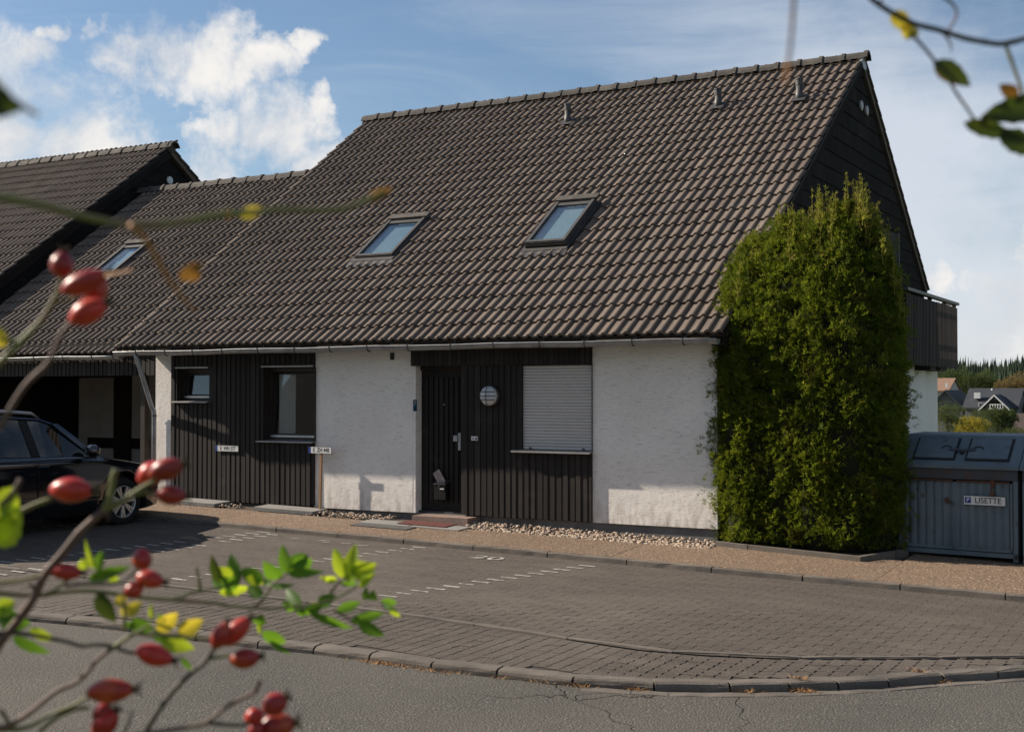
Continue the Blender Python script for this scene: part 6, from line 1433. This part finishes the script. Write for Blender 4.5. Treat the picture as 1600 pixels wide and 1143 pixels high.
L4 = [(838, 292, 785, 126, 62, B_), (858, 288, 908, 100, 66, B_), (880, 262, 1020, 215, 74, B_), (872, 268, 930, 190, 46, B_), (890, 290, 1008, 245, 44, B_), (935, 345, 962, 232, 30, B_), (925, 345, 1012, 262, 30, B_),
      (522, 268, 498, 108, 58, G_), (532, 255, 672, 192, 92, G_), (548, 240, 640, 158, 80, G_), (532, 268, 722, 258, 46, G_), (482, 292, 398, 205, 78, G_), (398, 302, 262, 248, 82, G_), (255, 330, 212, 155, 66, G_), (162, 322, 108, 172, 60, 'rose_leaf_dark'), (225, 292, 120, 240, 66, B_), (150, 372, 328, 345, 48, B_), (300, 290, 396, 325, 44, B_), (395, 385, 300, 345, 60, G_), (250, 345, 160, 290, 70, G_), (200, 345, 100, 300, 56, G_), (395, 310, 440, 325, 30, G_),
      (440, 342, 562, 332, 28, G_), (605, 455, 515, 350, 66, G_), (612, 440, 560, 482, 40, G_), (690, 425, 650, 500, 56, B_), (700, 438, 792, 388, 62, G_), (800, 305, 712, 290, 34, B_), (820, 322, 920, 322, 28, G_), (845, 292, 910, 290, 40, B_), (800, 472, 935, 425, 48, G_), (650, 482, 890, 575, 44, G_), (892, 520, 1062, 488, 50, G_), (890, 505, 920, 550, 40, G_), (920, 535, 1064, 612, 62, G_), (1042, 422, 1138, 430, 40, 'rose_leaf'), (1060, 430, 1110, 470, 34, G_), (1085, 450, 1150, 508, 30, B_), (957, 412, 965, 345, 34, G_), (1000, 415, 1000, 362, 46, G_), (365, 548, 385, 492, 60, G_), (375, 600, 372, 500, 24, B_), (390, 585, 522, 655, 66, G_), (430, 640, 545, 712, 30, G_), (560, 470, 500, 420, 40, G_), (580, 490, 690, 455, 40, G_), (640, 470, 720, 440, 50, G_)]
for i, (a, b, c, d, w, m_) in enumerate(L4): leaflet(c4(a, b), c4(c, d), w / 3.5375 * 1.05, m_, shoot, DL, DL + random.uniform(-.02, .02), seed=i)
L3 = [(0, 430, 85, 372, 95, B_), (-30, 470, 95, 440, 90, G_), (0, 500, 180, 505, 90, G_), (175, 535, 325, 602, 60, B_), (75, 585, 290, 680, 64, G_), (548, 180, 500, 10, 26, B_), (570, 190, 605, 75, 56, G_), (500, 185, 490, 120, 60, B_), (520, 245, 765, 172, 62, G_), (540, 225, 690, 190, 44, B_), (575, 325, 680, 500, 92, 'rose_leaf_dark'), (690, 345, 740, 400, 60, Y_), (700, 235, 640, 260, 40, B_), (745, 455, 835, 378, 70, Y_), (930, 545, 1045, 440, 88, Y_), (1050, 570, 1195, 480, 88, Y_), (765, 500, 910, 535, 84, G_), (895, 485, 888, 385, 26, B_), (930, 480, 960, 450, 30, G_), (945, 600, 1145, 655, 84, B_), (900, 560, 990, 600, 60, G_), (1070, 705, 1132, 780, 30, G_), (-20, 10, 40, 12, 70, B_), (730, 470, 730, 350, 30, Y_), (790, 500, 740, 530, 40, G_)]
for i, (a, b, c, d, w, m_) in enumerate(L3): leaflet(c3(a, b), c3(c, d), w / 3.7725 * 1.05, m_, rose, D * 1.08, seed=100 + i)
for (a, b, w) in [((-10, 775), (28, 800), 46), ((-12, 850), (30, 790), 56), ((-10, 800), (20, 845), 44)]: leaflet(a, b, w, B_, rose, D * .95, seed=int(w))
cane([(-20, 805), (0, 790), (20, 770), (32, 748)], 4.5, 4, 'cane_brown', rose, D * .95, D * .95)
# lower canes
cane([c3(-60, 590), c3(20, 555), c3(80, 560), c3(200, 572), c3(300, 592), c3(400, 612), c3(480, 635), c3(560, 628), c3(660, 637), c3(740, 668), c3(800, 678)], 3.6, 3, 'cane_dark', rose, D, D); to_root(*c3(-60, 590), D, 4, 'cane_dark')
hip(*c3(912, 690), 60, 36, -16, D, rose)
cane([c3(-60, 1125), c3(50, 1108), c3(120, 1065), c3(200, 1010), c3(330, 905), c3(430, 862), c3(500, 808), c3(580, 710), c3(660, 652)], 4.6, 3.2, 'cane_brown', rose, D, D, thorns=1); to_root(*c3(-60, 1125), D, 5)
cane([c3(660, 652), c3(720, 608), c3(800, 562), c3(870, 572), c3(1000, 580), c3(1120, 588), c3(1235, 592)], 3.8, 2.2, 'cane_green', rose, D, D)
cane([c3(730, 545), c3(735, 460), c3(725, 380), c3(722, 330)], 3.6, 1.6, 'cane_green', rose, D, D); cane([c3(800, 560), c3(880, 520), c3(960, 565), c3(1050, 570)], 2, 1.2, 'cane_green', rose, D, D)
cane([(222, 1170), (228, 1143), (244, 1115), (262, 1090), (276, 1073), (300, 1050), (321, 1033), (334, 1012)], 4.6, 3.8, 'cane_dark', rose, D, D); to_root(222, 1170, D, 5, 'cane_dark')
cane([(321, 1030), (340, 1026), (360, 1024)], 3, 2.4, 'cane_green', rose, D, D)
hip(345, 992, 46, 30, 62, D * .99, rose); hip(368, 986, 60, 34, 42, D, rose); hip(383, 1028, 48, 34, 8, D, rose)
cane([c3(-40, 1130), c3(150, 1118), c3(300, 1040), c3(400, 1000), c3(470, 965), c3(520, 940)], 3.8, 2.6, 'cane_green', rose, D, D); cane([c3(230, 1143), c3(330, 1060), c3(440, 1010), c3(520, 1000)], 3.4, 3, 'cane_green', rose, D, D); to_root(*c3(-40, 1130), D, 4)
cane([c3(0, 1010), c3(30, 1050), c3(60, 1110)], 3.4, 3.4, 'cane_green', rose, D, D)
hip(*c3(650, 900), 74, 40, 4, D * .98, rose); hip(*c3(600, 1025), 34, 28, 220, D, rose, sepals=False); hip(*c3(620, 1090), 52, 40, 50, D, rose)
cane([(150, 1165), (190, 1148), (204, 1120), (206, 1108)], 2.6, 1.6, 'cane_dark', rose, D, D)
cane([(190, 1150), (250, 1142), (300, 1134), (322, 1128), (356, 1102), (384, 1088), (399, 1080), (404, 1070), (408, 1062)], 3.6, 3, 'cane_brown', rose, D * .97, D * .97); to_root(190, 1150, D * .97, 4)
cane([(322, 1128), (350, 1131), (375, 1132), (395, 1128), (412, 1112)], 3.2, 2.2, 'cane_dark', rose, D * .97, D * .97)
hip(430, 1099, 42, 38, 32, D * .95, rose); hip(397, 1118, 30, 28, 200, D * .96, rose, sepals=False); hip(432, 1134, 60, 46, 12, D * .97, rose); hip(400, 1140, 34, 26, 250, D * .96, rose, sepals=False)

# arching shoot across the upper left, very near the lens
DA = .48
rose2 = thing('rose_shoot', PD(-400, 900, .6), 'blurred green rose shoot with orange tips arching across the upper left', 'shrub')
a_ = cane([(-60, 300), (0, 309), (60, 319), (130, 338), (200, 351), (270, 349), (340, 336), (400, 330), (440, 327), (520, 328), (560, 318), (600, 300)], 6.5, 4, 'cane_green', rose2, DA, DA * 1.15)
cane([(205, 352), (228, 374), (250, 412), (266, 440), (290, 470), (306, 486)], 5, 2, 'cane_orange', rose2, DA, DA * 1.1)
MB().tube([PD(-60, 300, DA), PD(-260, 420, DA), PD(-500, 1200, DA), tuple(ROOT)], .0025, 8).build('cane', 'cane_green', rose2)
leaflet((375, 338), (412, 325), 16, 'rose_leaf_yellow', a_, DA * 1.1); leaflet((345, 336), (372, 332), 12, 'rose_leaf_brown', a_, DA * 1.1); leaflet((575, 315), (612, 294), 16, 'rose_leaf_brown', a_, DA * 1.15)
leaflet((292, 415), (308, 438), 34, 'rose_leaf_brown', rose2, DA * 1.1); cane([(306, 408), (300, 420)], 2, 3, 'cane_orange', rose2, DA * 1.1, DA * 1.1)
leaflet((-60, 138), (30, 172), 60, 'rose_leaf_dark', rose2, .33); cane([(-30, 120), (10, 150), (38, 168), (60, 180)], 7, 3, 'cane_dark', rose2, .33, .34)
MB().tube([PD(-30, 120, .33), PD(-260, 250, .36), tuple(PD(-500, 1200, DA))], .0015, 6).build('cane', 'cane_dark', rose2)
# branch with leaves at the upper right
DR = .62
rose3 = thing('rose_branch', PD(1900, 900, .8), 'dark twig with drooping green and brown leaves in the upper right corner', 'shrub')
b_ = cane([(1352, -14), (1365, 1), (1392, 19), (1428, 37), (1466, 47), (1508, 60), (1540, 66), (1563, 69), (1585, 65), (1604, 60), (1650, 48)], 4.6, 4.2, 'cane_dark', rose3, DR, DR, thorns=1)
R3 = PD(2600, 1900, 1.0); R3[2] = float(zpark(R3[0], R3[1])) - .1
MB().tube([PD(1650, 48, DR), PD(1800, 30, DR), PD(2100, 500, .8), tuple(R3)], [.0014, .002, .003, .005], 8).build('cane', 'cane_brown', rose3)
cane([(1422, 52), (1440, 70), (1462, 97), (1478, 118), (1494, 145), (1510, 168), (1526, 190), (1545, 196), (1580, 205), (1612, 218)], 2.8, 2, 'cane_dark', rose3, DR, DR)
cane([(1572, 73), (1582, 100), (1592, 128), (1600, 150)], 3.2, 2.6, 'cane_green', rose3, DR, DR)
cane([(1472, -6), (1488, 6), (1495, 20), (1490, 35), (1482, 47)], 2.6, 1.6, 'cane_brown', rose3, DR, DR); cane([(1474, 52), (1484, 66), (1487, 80)], 2.2, 1.4, 'cane_brown', rose3, DR, DR)
leaflet((1424, 40), (1416, 62), 26, 'rose_leaf_yellow', rose3, DR); leaflet((1392, 20), (1424, 48), 24, 'rose_leaf_yellow', rose3, DR)
leaflet((1458, 98), (1518, 134), 30, 'rose_leaf_dark', rose3, DR); leaflet((1460, 100), (1500, 132), 24, 'rose_leaf_brown', rose3, DR * 1.01)
leaflet((1506, 192), (1590, 214), 24, 'rose_leaf_dark', rose3, DR); leaflet((1560, 210), (1630, 240), 34, 'rose_leaf_dark', rose3, DR); leaflet((1630, 165), (1534, 182), 38, 'rose_leaf_dark', rose3, DR); leaflet((1590, 152), (1562, 132), 20, 'rose_leaf_brown', rose3, DR)
# thin hanging twig at the top
rose4 = thing('hanging_twig', PD(1242, -300, .45), 'thin blurred reddish twig hanging from the top edge before the ridge', 'twig')
cane([(1246, -300), (1243, -60), (1240, 0), (1237, 50), (1232, 96)], 4.2, 3, 'cane_brown', rose4, .42, .42); cane([(1232, 96), (1229, 118), (1227, 134)], 4, 2, 'cane_orange', rose4, .42, .42)
cane([(1246, -300), (1400, -480), (1900, -300)], 4, 5, 'cane_brown', rose4, .42, .7)
verge()
